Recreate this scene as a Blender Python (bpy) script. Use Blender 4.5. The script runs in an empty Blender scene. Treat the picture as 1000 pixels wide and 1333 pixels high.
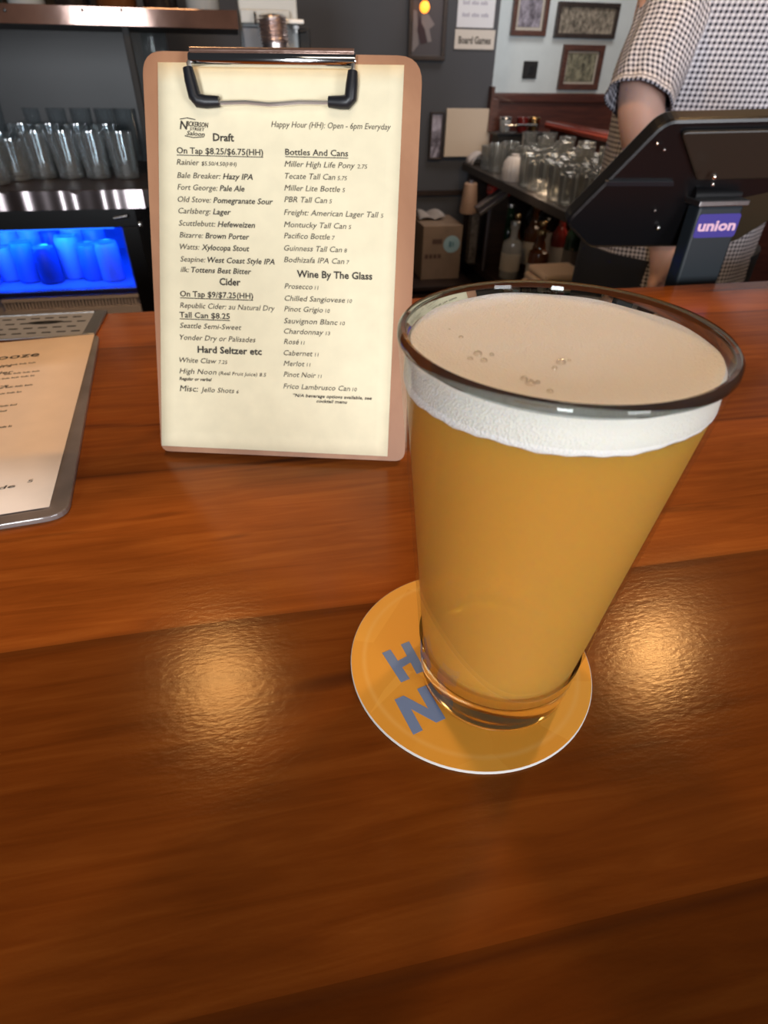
import bpy, bmesh, math, random
from mathutils import Vector, Matrix
random.seed(7)
SC = bpy.context.scene
COL = SC.collection
PI = math.pi

# ------------------------------------------------------------------ camera, world, lights, exposure
CAM_H = 0.20246                       # above the bar top, which is z = 0
F_PX, W_PX, H_PX = 753.12, 1000, 1333
RIGHT = Vector((0.981, -0.193, 0.015)).normalized()
DOWN = Vector((-0.108, -0.607, -0.787))
DOWN = (DOWN - RIGHT * DOWN.dot(RIGHT)).normalized()
FWD = RIGHT.cross(DOWN).normalized()
cam_d = bpy.data.cameras.new('camera')
cam = bpy.data.objects.new('camera', cam_d); COL.objects.link(cam)
cam.matrix_world = Matrix((
    (RIGHT.x, -DOWN.x, -FWD.x, 0), (RIGHT.y, -DOWN.y, -FWD.y, 0),
    (RIGHT.z, -DOWN.z, -FWD.z, CAM_H), (0, 0, 0, 1)))
cam_d.sensor_fit = 'VERTICAL'; cam_d.sensor_height = 36; cam_d.sensor_width = 27
cam_d.lens = F_PX / H_PX * 36
cam_d.clip_start = 0.01; cam_d.clip_end = 50
cam_d.dof.use_dof = True; cam_d.dof.focus_distance = 0.23; cam_d.dof.aperture_fstop = 17
SC.camera = cam

world = bpy.data.worlds.new('world'); SC.world = world; world.use_nodes = True
bg = world.node_tree.nodes['Background']
bg.inputs['Color'].default_value = (0.80, 0.82, 0.90, 1); bg.inputs['Strength'].default_value = 0.035

def area(name, loc, target, sx, sy, power, color):
    d = bpy.data.lights.new(name, 'AREA'); d.shape = 'RECTANGLE'; d.size = sx; d.size_y = sy
    d.energy = power; d.color = color
    o = bpy.data.objects.new(name, d); COL.objects.link(o); o.location = loc
    o.rotation_euler = (Vector(target) - Vector(loc)).to_track_quat('-Z', 'Y').to_euler()
    return o
def lamp(name, loc, power, color, radius):
    d = bpy.data.lights.new(name, 'POINT'); d.energy = power; d.color = color; d.shadow_soft_size = radius
    o = bpy.data.objects.new(name, d); COL.objects.link(o); o.location = loc
    return o
def spot(name, loc, target, power, color, radius, angle, blend):
    d = bpy.data.lights.new(name, 'SPOT'); d.energy = power; d.color = color; d.shadow_soft_size = radius
    d.spot_size = angle; d.spot_blend = blend
    o = bpy.data.objects.new(name, d); COL.objects.link(o); o.location = loc
    o.rotation_euler = (Vector(target) - Vector(loc)).to_track_quat('-Z', 'Y').to_euler()
    return o
WARM = (1.0, 0.60, 0.27)
# daylight from a front window of the bar, far behind the camera
area('window_fill_light', (-1.02, -3.2, 0.38), (0.2, 1.2, 0.05), 0.58, 1.25, 112, (0.92, 0.96, 1.0))
area('window_fill_light', (1.7, -3.2, 0.35), (0.3, 1.2, 0.05), 0.9, 1.2, 55, (0.95, 0.96, 1.0))  # weaker second window light, added as fill from the right
# the two warm pendants over the aisle, and one over the bar to the right
lamp('pendant_light', (-0.215, 0.962, 1.07), 20, WARM, 0.085)
lamp('pendant_light', (0.93, 0.84, 1.06), 22, WARM, 0.055)
# unseen fill high behind the camera, strengthened to brighten the foam
area('overhead_fill_light', (0.15, -0.75, 1.45), (0.1, 0.45, 0.0), 0.9, 0.5, 5, (1.0, 0.84, 0.68))
# ceiling light over the back room
area('back_ceiling_light', (1.3, 2.2, 1.5), (1.3, 3.2, 0.1), 1.0, 0.6, 14, (1.0, 0.93, 0.88))
# strip lights added to brighten the two right-hand shelves
area('lower_shelf_fill', (1.20, 2.30, -0.205), (1.12, 2.25, -0.5), 0.05, 0.9, 0.8, (1.0, 0.72, 0.5))
area('glass_shelf_fill', (1.22, 2.35, 0.14), (1.12, 2.35, -0.16), 0.05, 0.9, 1.1, (1.0, 0.75, 0.5))

SC.view_settings.view_transform = 'Standard'
SC.view_settings.look = 'None'
SC.view_settings.gamma = 1.0
SC.view_settings.use_curve_mapping = False
SC.view_settings.exposure = 0.0
SC.cycles.max_bounces = 14; SC.cycles.transparent_max_bounces = 24; SC.cycles.transmission_bounces = 12
SC.cycles.sample_clamp_indirect = 10

# ------------------------------------------------------------------ layout helpers
EYE = Vector((0, 0, CAM_H))
def ray(px, py):
    return RIGHT * ((px - W_PX / 2) / F_PX) + DOWN * ((py - H_PX / 2) / F_PX) + FWD
def at(px, py, Y):
    d = ray(px, py); return EYE + d * (Y / d.y)
def atx(px, py, X):
    d = ray(px, py); return EYE + d * (X / d.x)
def atz(px, py, z=0.0):
    d = ray(px, py); return EYE + d * ((z - CAM_H) / d.z)
def atp(px, py, p, n):
    d = ray(px, py); return EYE + d * ((Vector(p) - EYE).dot(n) / d.dot(n))

# ------------------------------------------------------------------ mesh helpers
class MB:
    def __init__(s): s.v = []; s.f = []; s.m = []; s.sm = []
    def add(s, vs, fs, mat=0, smooth=False):
        n = len(s.v); s.v += [tuple(x) for x in vs]
        for f in fs:
            s.f.append([i + n for i in f]); s.m.append(mat); s.sm.append(smooth)
        return s
    def box(s, x0, x1, y0, y1, z0, z1, mat=0, T=None):
        vs = [Vector((x, y, z)) for z in (z0, z1) for y in (y0, y1) for x in (x0, x1)]
        if T: vs = [T(p) for p in vs]
        return s.add(vs, [(0, 2, 3, 1), (4, 5, 7, 6), (0, 1, 5, 4), (2, 6, 7, 3), (0, 4, 6, 2), (1, 3, 7, 5)], mat)
    def lathe(s, prof, seg=32, c=(0, 0, 0), mats=None, close=False, mat=0, ripple=None):
        c = Vector(c); vs = []; fs = []; ms = []
        n = len(prof)
        for r, z in prof:
            for k in range(seg):
                a = 2 * PI * k / seg
                rr = r * (ripple(a, z) if ripple else 1)
                vs.append((c.x + rr * math.cos(a), c.y + rr * math.sin(a), c.z + z))
        for i in range(n - 1 if not close else n):
            j = (i + 1) % n
            for k in range(seg):
                k2 = (k + 1) % seg
                fs.append((i * seg + k, i * seg + k2, j * seg + k2, j * seg + k))
                ms.append(mats[i] if mats else mat)
        if not close:
            if prof[0][0] > 1e-6: fs.append(tuple(range(seg))[::-1]); ms.append(mats[0] if mats else mat)
            if prof[-1][0] > 1e-6: fs.append(tuple(range((n - 1) * seg, n * seg))); ms.append(mats[-1] if mats else mat)
        o = len(s.v); s.v += vs
        for f, m in zip(fs, ms):
            s.f.append([i + o for i in f]); s.m.append(m); s.sm.append(len(f) == 4)
        return s
    def tube(s, pts, r, seg=10, mat=0, squash=1.0):
        pts = [Vector(p) for p in pts]; rs = r if isinstance(r, (list, tuple)) else [r] * len(pts)
        up = None; vs = []; fs = []
        for i, p in enumerate(pts):
            t = (pts[min(i + 1, len(pts) - 1)] - pts[max(i - 1, 0)]).normalized()
            if up is None:
                up = Vector((0, 0, 1)) if abs(t.z) < 0.9 else Vector((0, 1, 0))
            a = t.cross(up).normalized(); b = a.cross(t).normalized(); up = b
            for k in range(seg):
                q = 2 * PI * k / seg
                vs.append(p + a * math.cos(q) * rs[i] + b * math.sin(q) * rs[i] * squash)
        for i in range(len(pts) - 1):
            for k in range(seg):
                k2 = (k + 1) % seg
                fs.append((i * seg + k, i * seg + k2, (i + 1) * seg + k2, (i + 1) * seg + k))
        fs.append(tuple(range(seg))[::-1]); fs.append(tuple(range((len(pts) - 1) * seg, len(pts) * seg)))
        return s.add(vs, fs, mat, True)
    def prism(s, poly, vec, mat=0):
        poly = [Vector(p) for p in poly]; vec = Vector(vec); n = len(poly)
        vs = poly + [p + vec for p in poly]
        fs = [tuple(range(n)), tuple(range(n, 2 * n))[::-1]]
        fs += [(i, i + n, (i + 1) % n + n, (i + 1) % n) for i in range(n)]
        return s.add(vs, fs, mat)
    def grid(s, fn, nu, nv, mat=0, smooth=True):
        vs = [fn(i / nu, j / nv) for j in range(nv + 1) for i in range(nu + 1)]
        fs = [(j * (nu + 1) + i, j * (nu + 1) + i + 1, (j + 1) * (nu + 1) + i + 1, (j + 1) * (nu + 1) + i)
              for j in range(nv) for i in range(nu)]
        return s.add(vs, fs, mat, smooth)
    def build(s, name, mats, parent=None, bevel=0, loc=None, fix=True, seg=2, local=False):
        me = bpy.data.meshes.new(name); me.from_pydata(s.v, [], s.f)
        for m in (mats if isinstance(mats, (list, tuple)) else [mats]): me.materials.append(m)
        me.polygons.foreach_set('material_index', s.m); me.polygons.foreach_set('use_smooth', s.sm)
        if fix:
            b = bmesh.new(); b.from_mesh(me); bmesh.ops.recalc_face_normals(b, faces=b.faces); b.to_mesh(me); b.free()
        me.update()
        if any(s.sm): me.set_sharp_from_angle(angle=math.radians(42))
        o = bpy.data.objects.new(name, me); COL.objects.link(o)
        if bevel:
            md = o.modifiers.new('Bevel', 'BEVEL'); md.width = bevel; md.segments = seg; md.limit_method = 'ANGLE'
            md.angle_limit = math.radians(40)
        if loc is not None: o.location = loc
        if parent is not None:
            o.parent = parent
            if not local and parent.parent is None:       # vertices are in world space
                o.matrix_parent_inverse = Matrix.Translation(-Vector(parent.location))
        return o
def round_poly(pts, r, n=5):
    """2-D polygon with rounded corners; r per corner or one value"""
    out = []; N = len(pts); rs = r if isinstance(r, (list, tuple)) else [r] * N
    for i in range(N):
        p = Vector(pts[i]).to_2d(); a = (Vector(pts[i - 1]).to_2d() - p); b = (Vector(pts[(i + 1) % N]).to_2d() - p)
        if rs[i] <= 0: out.append((p.x, p.y)); continue
        d = min(rs[i], a.length * .49, b.length * .49); a = p + a.normalized() * d; b = p + b.normalized() * d
        for k in range(n + 1):
            t = k / n; q = a * (1 - t) ** 2 + p * 2 * t * (1 - t) + b * t * t
            out.append((q.x, q.y))
    return out

def tag(o, label=None, cat=None, group=None, kind=None):
    if label: o['label'] = label
    if cat: o['category'] = cat
    if group: o['group'] = group
    if kind: o['kind'] = kind
    return o
def thing(name, label, cat, loc=(0, 0, 0), group=None):
    o = bpy.data.objects.new(name, None); COL.objects.link(o); o.location = loc; o.empty_display_size = .02
    return tag(o, label, cat, group)
def dup(root, loc, label=None, rotz=None):
    r = root.copy(); COL.objects.link(r); r.location = loc
    if label: r['label'] = label
    if rotz is not None: r.rotation_euler = (0, 0, rotz)
    for ch in list(root.children):
        c = ch.copy(); COL.objects.link(c); c.parent = r
        for g in list(ch.children):
            d = g.copy(); COL.objects.link(d); d.parent = c
    return r
def structure(o): o['kind'] = 'structure'; return o

# ------------------------------------------------------------------ materials
def nodes_of(name):
    m = bpy.data.materials.new(name); m.use_nodes = True
    return m, m.node_tree.nodes, m.node_tree.links, m.node_tree.nodes['Principled BSDF']
def mat(name, col, rough=.5, metal=0, coat=0, spec=.5, emit=None, es=0, bump=0, bscale=200, var=0, vscale=8):
    m, N, L, P = nodes_of(name)
    P.inputs['Base Color'].default_value = (*col, 1); P.inputs['Roughness'].default_value = rough
    P.inputs['Metallic'].default_value = metal; P.inputs['Coat Weight'].default_value = coat
    P.inputs['Specular IOR Level'].default_value = spec
    if emit: P.inputs['Emission Color'].default_value = (*emit, 1); P.inputs['Emission Strength'].default_value = es
    if bump or var:
        tc = N.new('ShaderNodeTexCoord')
    if bump:
        n = N.new('ShaderNodeTexNoise'); n.inputs['Scale'].default_value = bscale; n.inputs['Detail'].default_value = 4
        L.new(tc.outputs['Object'], n.inputs['Vector'])
        b = N.new('ShaderNodeBump'); b.inputs['Strength'].default_value = bump; b.inputs['Distance'].default_value = .002
        L.new(n.outputs['Fac'], b.inputs['Height']); L.new(b.outputs['Normal'], P.inputs['Normal'])
    if var:
        n = N.new('ShaderNodeTexNoise'); n.inputs['Scale'].default_value = vscale; n.inputs['Detail'].default_value = 5
        L.new(tc.outputs['Object'], n.inputs['Vector'])
        r = N.new('ShaderNodeValToRGB'); r.color_ramp.elements[0].position = .3; r.color_ramp.elements[1].position = .7
        r.color_ramp.elements[0].color = (*[c * (1 - var) for c in col], 1)
        r.color_ramp.elements[1].color = (*[min(1, c * (1 + var)) for c in col], 1)
        L.new(n.outputs['Fac'], r.inputs['Fac']); L.new(r.outputs['Color'], P.inputs['Base Color'])
    return m
def grain(name, dark, light, scale=(3, 40, 40), rough=.45, coat=0, detail=6):
    m, N, L, P = nodes_of(name)
    tc = N.new('ShaderNodeTexCoord'); mp = N.new('ShaderNodeMapping'); mp.inputs['Scale'].default_value = scale
    n = N.new('ShaderNodeTexNoise'); n.inputs['Scale'].default_value = 4; n.inputs['Detail'].default_value = detail
    n.inputs['Distortion'].default_value = .6
    r = N.new('ShaderNodeValToRGB'); r.color_ramp.elements[0].position = .3; r.color_ramp.elements[1].position = .7
    r.color_ramp.elements[0].color = (*dark, 1); r.color_ramp.elements[1].color = (*light, 1)
    L.new(tc.outputs['Object'], mp.inputs['Vector']); L.new(mp.outputs['Vector'], n.inputs['Vector'])
    L.new(n.outputs['Fac'], r.inputs['Fac']); L.new(r.outputs['Color'], P.inputs['Base Color'])
    P.inputs['Roughness'].default_value = rough; P.inputs['Coat Weight'].default_value = coat
    return m
def solid_glass(name, col=(1, 1, 1), ior=1.5, rough=0.0):
    m = bpy.data.materials.new(name); m.use_nodes = True; N = m.node_tree.nodes; L = m.node_tree.links; N.clear()
    g = N.new('ShaderNodeBsdfGlass'); g.inputs['Color'].default_value = (*col, 1); g.inputs['IOR'].default_value = ior
    g.inputs['Roughness'].default_value = rough
    o = N.new('ShaderNodeOutputMaterial'); L.new(g.outputs[0], o.inputs[0]); return m
def thin_glass(name, tint=(.93, .95, .95), rough=.03, base=.04, edge=.55, frost=0):
    """a thin wall of glass: clear straight through, mirror-like towards the edges"""
    m = bpy.data.materials.new(name); m.use_nodes = True; N = m.node_tree.nodes; L = m.node_tree.links; N.clear()
    t = N.new('ShaderNodeBsdfTransparent'); t.inputs['Color'].default_value = (*tint, 1)
    g = N.new('ShaderNodeBsdfGlossy'); g.inputs['Roughness'].default_value = rough
    lw = N.new('ShaderNodeLayerWeight'); lw.inputs['Blend'].default_value = .35
    mr = N.new('ShaderNodeMapRange'); mr.inputs['To Min'].default_value = base; mr.inputs['To Max'].default_value = edge
    L.new(lw.outputs['Facing'], mr.inputs['Value'])
    mx = N.new('ShaderNodeMixShader'); L.new(mr.outputs[0], mx.inputs[0]); L.new(t.outputs[0], mx.inputs[1]); L.new(g.outputs[0], mx.inputs[2])
    last = mx
    if frost:
        d = N.new('ShaderNodeBsdfDiffuse'); d.inputs['Color'].default_value = (.75, .78, .8, 1)
        m2 = N.new('ShaderNodeMixShader'); m2.inputs[0].default_value = frost
        L.new(mx.outputs[0], m2.inputs[1]); L.new(d.outputs[0], m2.inputs[2]); last = m2
    o = N.new('ShaderNodeOutputMaterial'); L.new(last.outputs[0], o.inputs[0]); return m

# special materials -------------------------------------------------------------------------------
def bar_wood():
    m, N, L, P = nodes_of('varnished bar wood')
    tc = N.new('ShaderNodeTexCoord')
    # slow wander of the plank edges
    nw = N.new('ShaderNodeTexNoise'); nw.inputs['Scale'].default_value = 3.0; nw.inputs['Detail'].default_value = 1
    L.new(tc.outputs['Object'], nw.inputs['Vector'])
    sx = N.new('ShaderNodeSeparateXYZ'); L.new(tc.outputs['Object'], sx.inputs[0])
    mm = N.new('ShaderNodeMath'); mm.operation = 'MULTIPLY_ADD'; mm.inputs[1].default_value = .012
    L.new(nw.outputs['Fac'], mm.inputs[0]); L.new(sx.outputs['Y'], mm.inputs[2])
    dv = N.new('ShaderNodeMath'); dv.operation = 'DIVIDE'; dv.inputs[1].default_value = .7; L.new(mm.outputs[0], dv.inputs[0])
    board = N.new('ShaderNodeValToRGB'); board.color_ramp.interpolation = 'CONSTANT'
    seams = [(-.2, .34), (.050, .50), (.190, .92), (.322, .62), (.385, .72), (.484, .66), (.527, .92), (.578, .78)]  # own tone per plank; front ones darkened to include the shade there
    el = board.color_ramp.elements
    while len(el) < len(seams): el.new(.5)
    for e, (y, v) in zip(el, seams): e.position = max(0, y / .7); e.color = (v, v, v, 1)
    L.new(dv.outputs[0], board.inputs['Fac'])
    # fine grain along the bar
    mp = N.new('ShaderNodeMapping'); mp.inputs['Scale'].default_value = (3.5, 44, 44); L.new(tc.outputs['Object'], mp.inputs['Vector'])
    g = N.new('ShaderNodeTexNoise'); g.inputs['Scale'].default_value = 3.2; g.inputs['Detail'].default_value = 9
    g.inputs['Roughness'].default_value = .6; g.inputs['Distortion'].default_value = .9
    L.new(mp.outputs['Vector'], g.inputs['Vector'])
    ramp = N.new('ShaderNodeValToRGB'); e = ramp.color_ramp.elements
    e[0].position = .22; e[0].color = (.27, .066, .010, 1); e[1].position = .80; e[1].color = (.52, .158, .026, 1)
    k = e.new(.5); k.color = (.385, .102, .015, 1)
    L.new(g.outputs['Fac'], ramp.inputs['Fac'])
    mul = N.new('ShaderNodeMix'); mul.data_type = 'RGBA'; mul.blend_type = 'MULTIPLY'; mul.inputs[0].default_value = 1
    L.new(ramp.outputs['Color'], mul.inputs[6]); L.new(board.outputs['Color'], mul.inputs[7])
    # blotchy figure across the board
    bl = N.new('ShaderNodeTexNoise'); bl.inputs['Scale'].default_value = 9; bl.inputs['Detail'].default_value = 3
    mp3 = N.new('ShaderNodeMapping'); mp3.inputs['Scale'].default_value = (.9, 1.6, 1); L.new(tc.outputs['Object'], mp3.inputs['Vector'])
    L.new(mp3.outputs['Vector'], bl.inputs['Vector'])
    br = N.new('ShaderNodeMapRange'); br.inputs['From Min'].default_value = .3; br.inputs['From Max'].default_value = .7
    br.inputs['To Min'].default_value = .72; br.inputs['To Max'].default_value = 1.15; L.new(bl.outputs['Fac'], br.inputs['Value'])
    m2 = N.new('ShaderNodeMix'); m2.data_type = 'RGBA'; m2.blend_type = 'MULTIPLY'; m2.inputs[0].default_value = 1
    L.new(mul.outputs[2], m2.inputs[6]); L.new(br.outputs[0], m2.inputs[7])
    # dark mineral streaks
    mp2 = N.new('ShaderNodeMapping'); mp2.inputs['Scale'].default_value = (3.2, 30, 1); mp2.inputs['Location'].default_value = (.37, .9, 0)
    mp2.inputs['Rotation'].default_value = (0, 0, .06)
    L.new(tc.outputs['Object'], mp2.inputs['Vector'])
    st = N.new('ShaderNodeTexNoise'); st.inputs['Scale'].default_value = 1.5; st.inputs['Detail'].default_value = 3; st.inputs['Distortion'].default_value = .4
    L.new(mp2.outputs['Vector'], st.inputs['Vector'])
    sr = N.new('ShaderNodeValToRGB'); q = sr.color_ramp.elements; q[0].position = .635; q[0].color = (0, 0, 0, 1); q[1].position = .73; q[1].color = (.8, .8, .8, 1)
    L.new(st.outputs['Fac'], sr.inputs['Fac'])
    m3 = N.new('ShaderNodeMix'); m3.data_type = 'RGBA'; m3.inputs[7].default_value = (.06, .016, .006, 1)
    L.new(sr.outputs['Color'], m3.inputs[0]); L.new(m2.outputs[2], m3.inputs[6])
    # glue lines between the planks
    seam = N.new('ShaderNodeValToRGB'); seam.color_ramp.interpolation = 'LINEAR'; el = seam.color_ramp.elements
    pts = [(0, 0)]
    for y in (.050, .190, .322, .527):
        pts += [(y / .7 - .0035, 0), (y / .7, .75), (y / .7 + .0035, 0)]
    while len(el) < len(pts): el.new(.5)
    for e2, (p, v) in zip(el, pts): e2.position = p; e2.color = (v, v, v, 1)
    L.new(dv.outputs[0], seam.inputs['Fac'])
    m4 = N.new('ShaderNodeMix'); m4.data_type = 'RGBA'; m4.inputs[7].default_value = (.05, .014, .005, 1)
    L.new(seam.outputs['Color'], m4.inputs[0]); L.new(m3.outputs[2], m4.inputs[6])
    L.new(m4.outputs[2], P.inputs['Base Color'])
    P.inputs['Roughness'].default_value = .18; P.inputs['Specular Tint'].default_value = (1, .80, .48, 1); P.inputs['Specular IOR Level'].default_value = .18
    # brushed, slightly orange-peel varnish
    n3 = N.new('ShaderNodeTexNoise'); n3.inputs['Scale'].default_value = 260; n3.inputs['Detail'].default_value = 5
    mp4 = N.new('ShaderNodeMapping'); mp4.inputs['Scale'].default_value = (1, 2.2, 1); L.new(tc.outputs['Object'], mp4.inputs['Vector'])
    L.new(mp4.outputs['Vector'], n3.inputs['Vector'])
    b = N.new('ShaderNodeBump'); b.inputs['Strength'].default_value = .065; b.inputs['Distance'].default_value = .0012
    L.new(n3.outputs['Fac'], b.inputs['Height']); L.new(b.outputs['Normal'], P.inputs['Normal'])
    return m
M = {}
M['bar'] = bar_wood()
M['bar_front'] = grain('bar front panelling', (.05, .016, .008), (.12, .04, .018), (30, 30, 2))
M['grey_wall'] = mat('charcoal painted wall', (.062, .066, .078), .75, bump=.15, bscale=60, var=.08, vscale=2)
M['white_wall'] = mat('pale blue-white plaster', (.56, .63, .66), .8, bump=.5, bscale=40, var=.06, vscale=9)
M['floor'] = mat('dark floor', (.03, .025, .022), .6, var=.3, vscale=4)
M['mahogany'] = grain('mahogany panelling', (.045, .012, .008), (.10, .027, .016), (2, 20, 20), .35, .2)
M['dark_wood'] = grain('dark walnut', (.012, .007, .006), (.035, .018, .013), (2, 20, 20), .45)
M['frame_brown'] = grain('brown frame wood', (.05, .016, .010), (.11, .04, .026), (6, 30, 30), .4)
M['frame_dark'] = grain('dark frame wood', (.016, .011, .010), (.045, .028, .022), (6, 30, 30), .4)
M['black'] = mat('black lacquer', (.004, .004, .005), .35)
M['black_soft'] = mat('black rubber', (.010, .011, .015), .42)
M['black_matte'] = mat('matt black', (.006, .006, .007), .7)
M['chrome'] = mat('polished chrome', (.80, .79, .78), .09, 1)
M['steel'] = mat('brushed steel', (.36, .35, .35), .32, 1, bump=.1, bscale=300)
M['copper'] = mat('hammered copper', (.17, .095, .07), .24, .3, bump=.55, bscale=30, var=.25, vscale=14)
M['copper_flat'] = mat('polished copper strip', (.12, .065, .048), .07, .35, bump=.03, bscale=40, var=.25, vscale=14)
M['copper_edge'] = mat('rippled copper edge', (.13, .11, .115), .2, .85)
M['paper'] = mat('cream menu paper', (.89, .80, .565), .75, var=.035, vscale=90)
M['paper2'] = mat('peach menu paper', (.92, .72, .57), .7, var=.03, vscale=60)
M['ink'] = mat('dark ink', (.045, .038, .03), .7)
M['ink_soft'] = mat('faded ink', (.085, .072, .055), .7)
M['sign_paper'] = mat('white sign paper', (.66, .68, .74), .7)
M['glass_thin'] = thin_glass('clear drinking glass', (.84, .88, .90), .06, .12, .8, frost=.05)
M['glass_warm'] = thin_glass('clear glassware', (.86, .86, .84), .08, .13, .8, frost=.06)
M['pane'] = thin_glass('pane of glass', (.82, .86, .86), .02, .03, .6)
M['solid_glass'] = solid_glass('thick clear glass')

# ------------------------------------------------------------------ the bar counter
FLOOR = -1.07
EDGE = 0.617
def bar_counter():
    t = thing('bar_counter', 'long varnished reddish wooden bar counter the pint glass and menus stand on', 'bar', (0.2, .25, FLOOR))
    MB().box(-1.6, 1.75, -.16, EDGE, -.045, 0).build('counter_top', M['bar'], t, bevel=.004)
    MB().box(-1.6, 1.75, .02, .50, FLOOR, -.045).build('counter_base', M['bar_front'], t)
    MB().box(-1.6, 1.75, .50, .78, -.40, -.37).build('under_shelf', M['steel'], t)
    return t
bar_counter()

# ------------------------------------------------------------------ room shell
structure(MB().box(-4, 5, -4, 5, FLOOR - .1, FLOOR).build('floor', M['floor']))
structure(MB().box(-3.2, 1.075, 3.0, 3.12, FLOOR, 1.9).build('wall_back', M['grey_wall']))
structure(MB().box(1.0, 4.5, 3.3, 3.42, .082, 1.9).build('wall_white', M['white_wall']))
structure(MB().box(1.0, 4.5, 3.27, 3.42, FLOOR, .082).box(1.0, 4.5, 3.255, 3.27, .045, .078).build('trim_1', M['mahogany'], bevel=.004))
structure(MB().box(.2, 1.075, 2.985, 3.0, -.305, -.285).build('trim_2', M['frame_dark']))
structure(MB().box(1.075, 1.10, 2.96, 3.13, FLOOR, .07).box(1.062, 1.075, 2.955, 3.0, -.05, .115).build('trim_3', M['frame_brown']))

# ------------------------------------------------------------------ coaster
GX, GY = .0765, .1384
CX, CY, CR, CT = .0690, .1458, .0507, .0016
def coaster():
    m, N, L, P = nodes_of('orange printed board')
    tc = N.new('ShaderNodeTexCoord'); mp = N.new('ShaderNodeMapping'); mp.inputs['Location'].default_value = (-CX, -CY, 0)
    L.new(tc.outputs['Object'], mp.inputs['Vector'])
    ln = N.new('ShaderNodeVectorMath'); ln.operation = 'LENGTH'; L.new(mp.outputs['Vector'], ln.inputs[0])
    dv = N.new('ShaderNodeMath'); dv.operation = 'DIVIDE'; dv.inputs[1].default_value = .06; L.new(ln.outputs['Value'], dv.inputs[0])
    ring = N.new('ShaderNodeValToRGB'); e = ring.color_ramp.elements
    e[0].position = .725; e[0].color = (0, 0, 0, 1); e[1].position = .775; e[1].color = (0, 0, 0, 1); k = e.new(.75); k.color = (1, 1, 1, 1)
    L.new(dv.outputs[0], ring.inputs['Fac'])
    # large printed facets in two close shades
    vo = N.new('ShaderNodeTexVoronoi'); vo.inputs['Scale'].default_value = 34; L.new(mp.outputs['Vector'], vo.inputs['Vector'])
    sx = N.new('ShaderNodeSeparateXYZ'); L.new(vo.outputs['Color'], sx.inputs[0])
    fr = N.new('ShaderNodeValToRGB'); f = fr.color_ramp.elements
    f[0].position = .35; f[0].color = (.93, .44, .045, 1); f[1].position = .65; f[1].color = (.98, .50, .065, 1)
    L.new(sx.outputs['X'], fr.inputs['Fac'])
    mx = N.new('ShaderNodeMix'); mx.data_type = 'RGBA'; mx.inputs[7].default_value = (1, .60, .16, 1)
    sc = N.new('ShaderNodeMath'); sc.operation = 'MULTIPLY'; sc.inputs[1].default_value = .5; L.new(ring.outputs['Color'], sc.inputs[0])
    L.new(sc.outputs[0], mx.inputs[0]); L.new(fr.outputs['Color'], mx.inputs[6]); L.new(mx.outputs[2], P.inputs['Base Color'])
    P.inputs['Roughness'].default_value = .6
    white = mat('white pulp board', (.80, .78, .74), .8)
    blue = mat('grey-blue print', (.19, .31, .62), .6)
    t = thing('coaster', 'round orange cardboard coaster with grey-blue letters under the pint glass', 'coaster', (CX, CY, 0))
    MB().lathe([(0, 0), (CR - .0004, 0), (CR, .0004), (CR, CT - .0003), (CR - .0003, CT), (0, CT)], 96, (CX, CY, 0),
               mats=[1, 1, 1, 1, 0]).build('board', [m, white], t)
    def letter(strokes):
        b = MB()
        for q in strokes: b.prism([(x, y, CT + .00003) for x, y in q], (0, 0, .00007))
        return b
    def mixp(p, q, f): return (p[0] + (q[0] - p[0]) * f, p[1] + (q[1] - p[1]) * f)
    # H: two stems and a bar (corners: top outer, top inner, foot inner, foot outer)
    a, b_, c, d = (.0327, .1548), (.0366, .1560), (.0414, .1399), (.0375, .1388)
    e, f_, g, h = (.0416, .1578), (.0455, .1589), (.0487, .1428), (.0448, .1417)
    letter([[a, b_, c, d], [e, f_, g, h], [mixp(b_, c, .40), mixp(e, h, .40), mixp(e, h, .62), mixp(b_, c, .62)]]).build('letter_H', blue, t, fix=True)
    a, b_, c, d = (.0332, .1314), (.0372, .1325), (.0410, .1164), (.0370, .1152)
    e, f_, g, h = (.0432, .1345), (.0471, .1356), (.0509, .1196), (.0469, .1185)
    letter([[a, b_, mixp(e, h, .60), e, f_, g, h, mixp(b_, c, .40), c, d]]).build('letter_N', blue, t, fix=True)
coaster()

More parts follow.
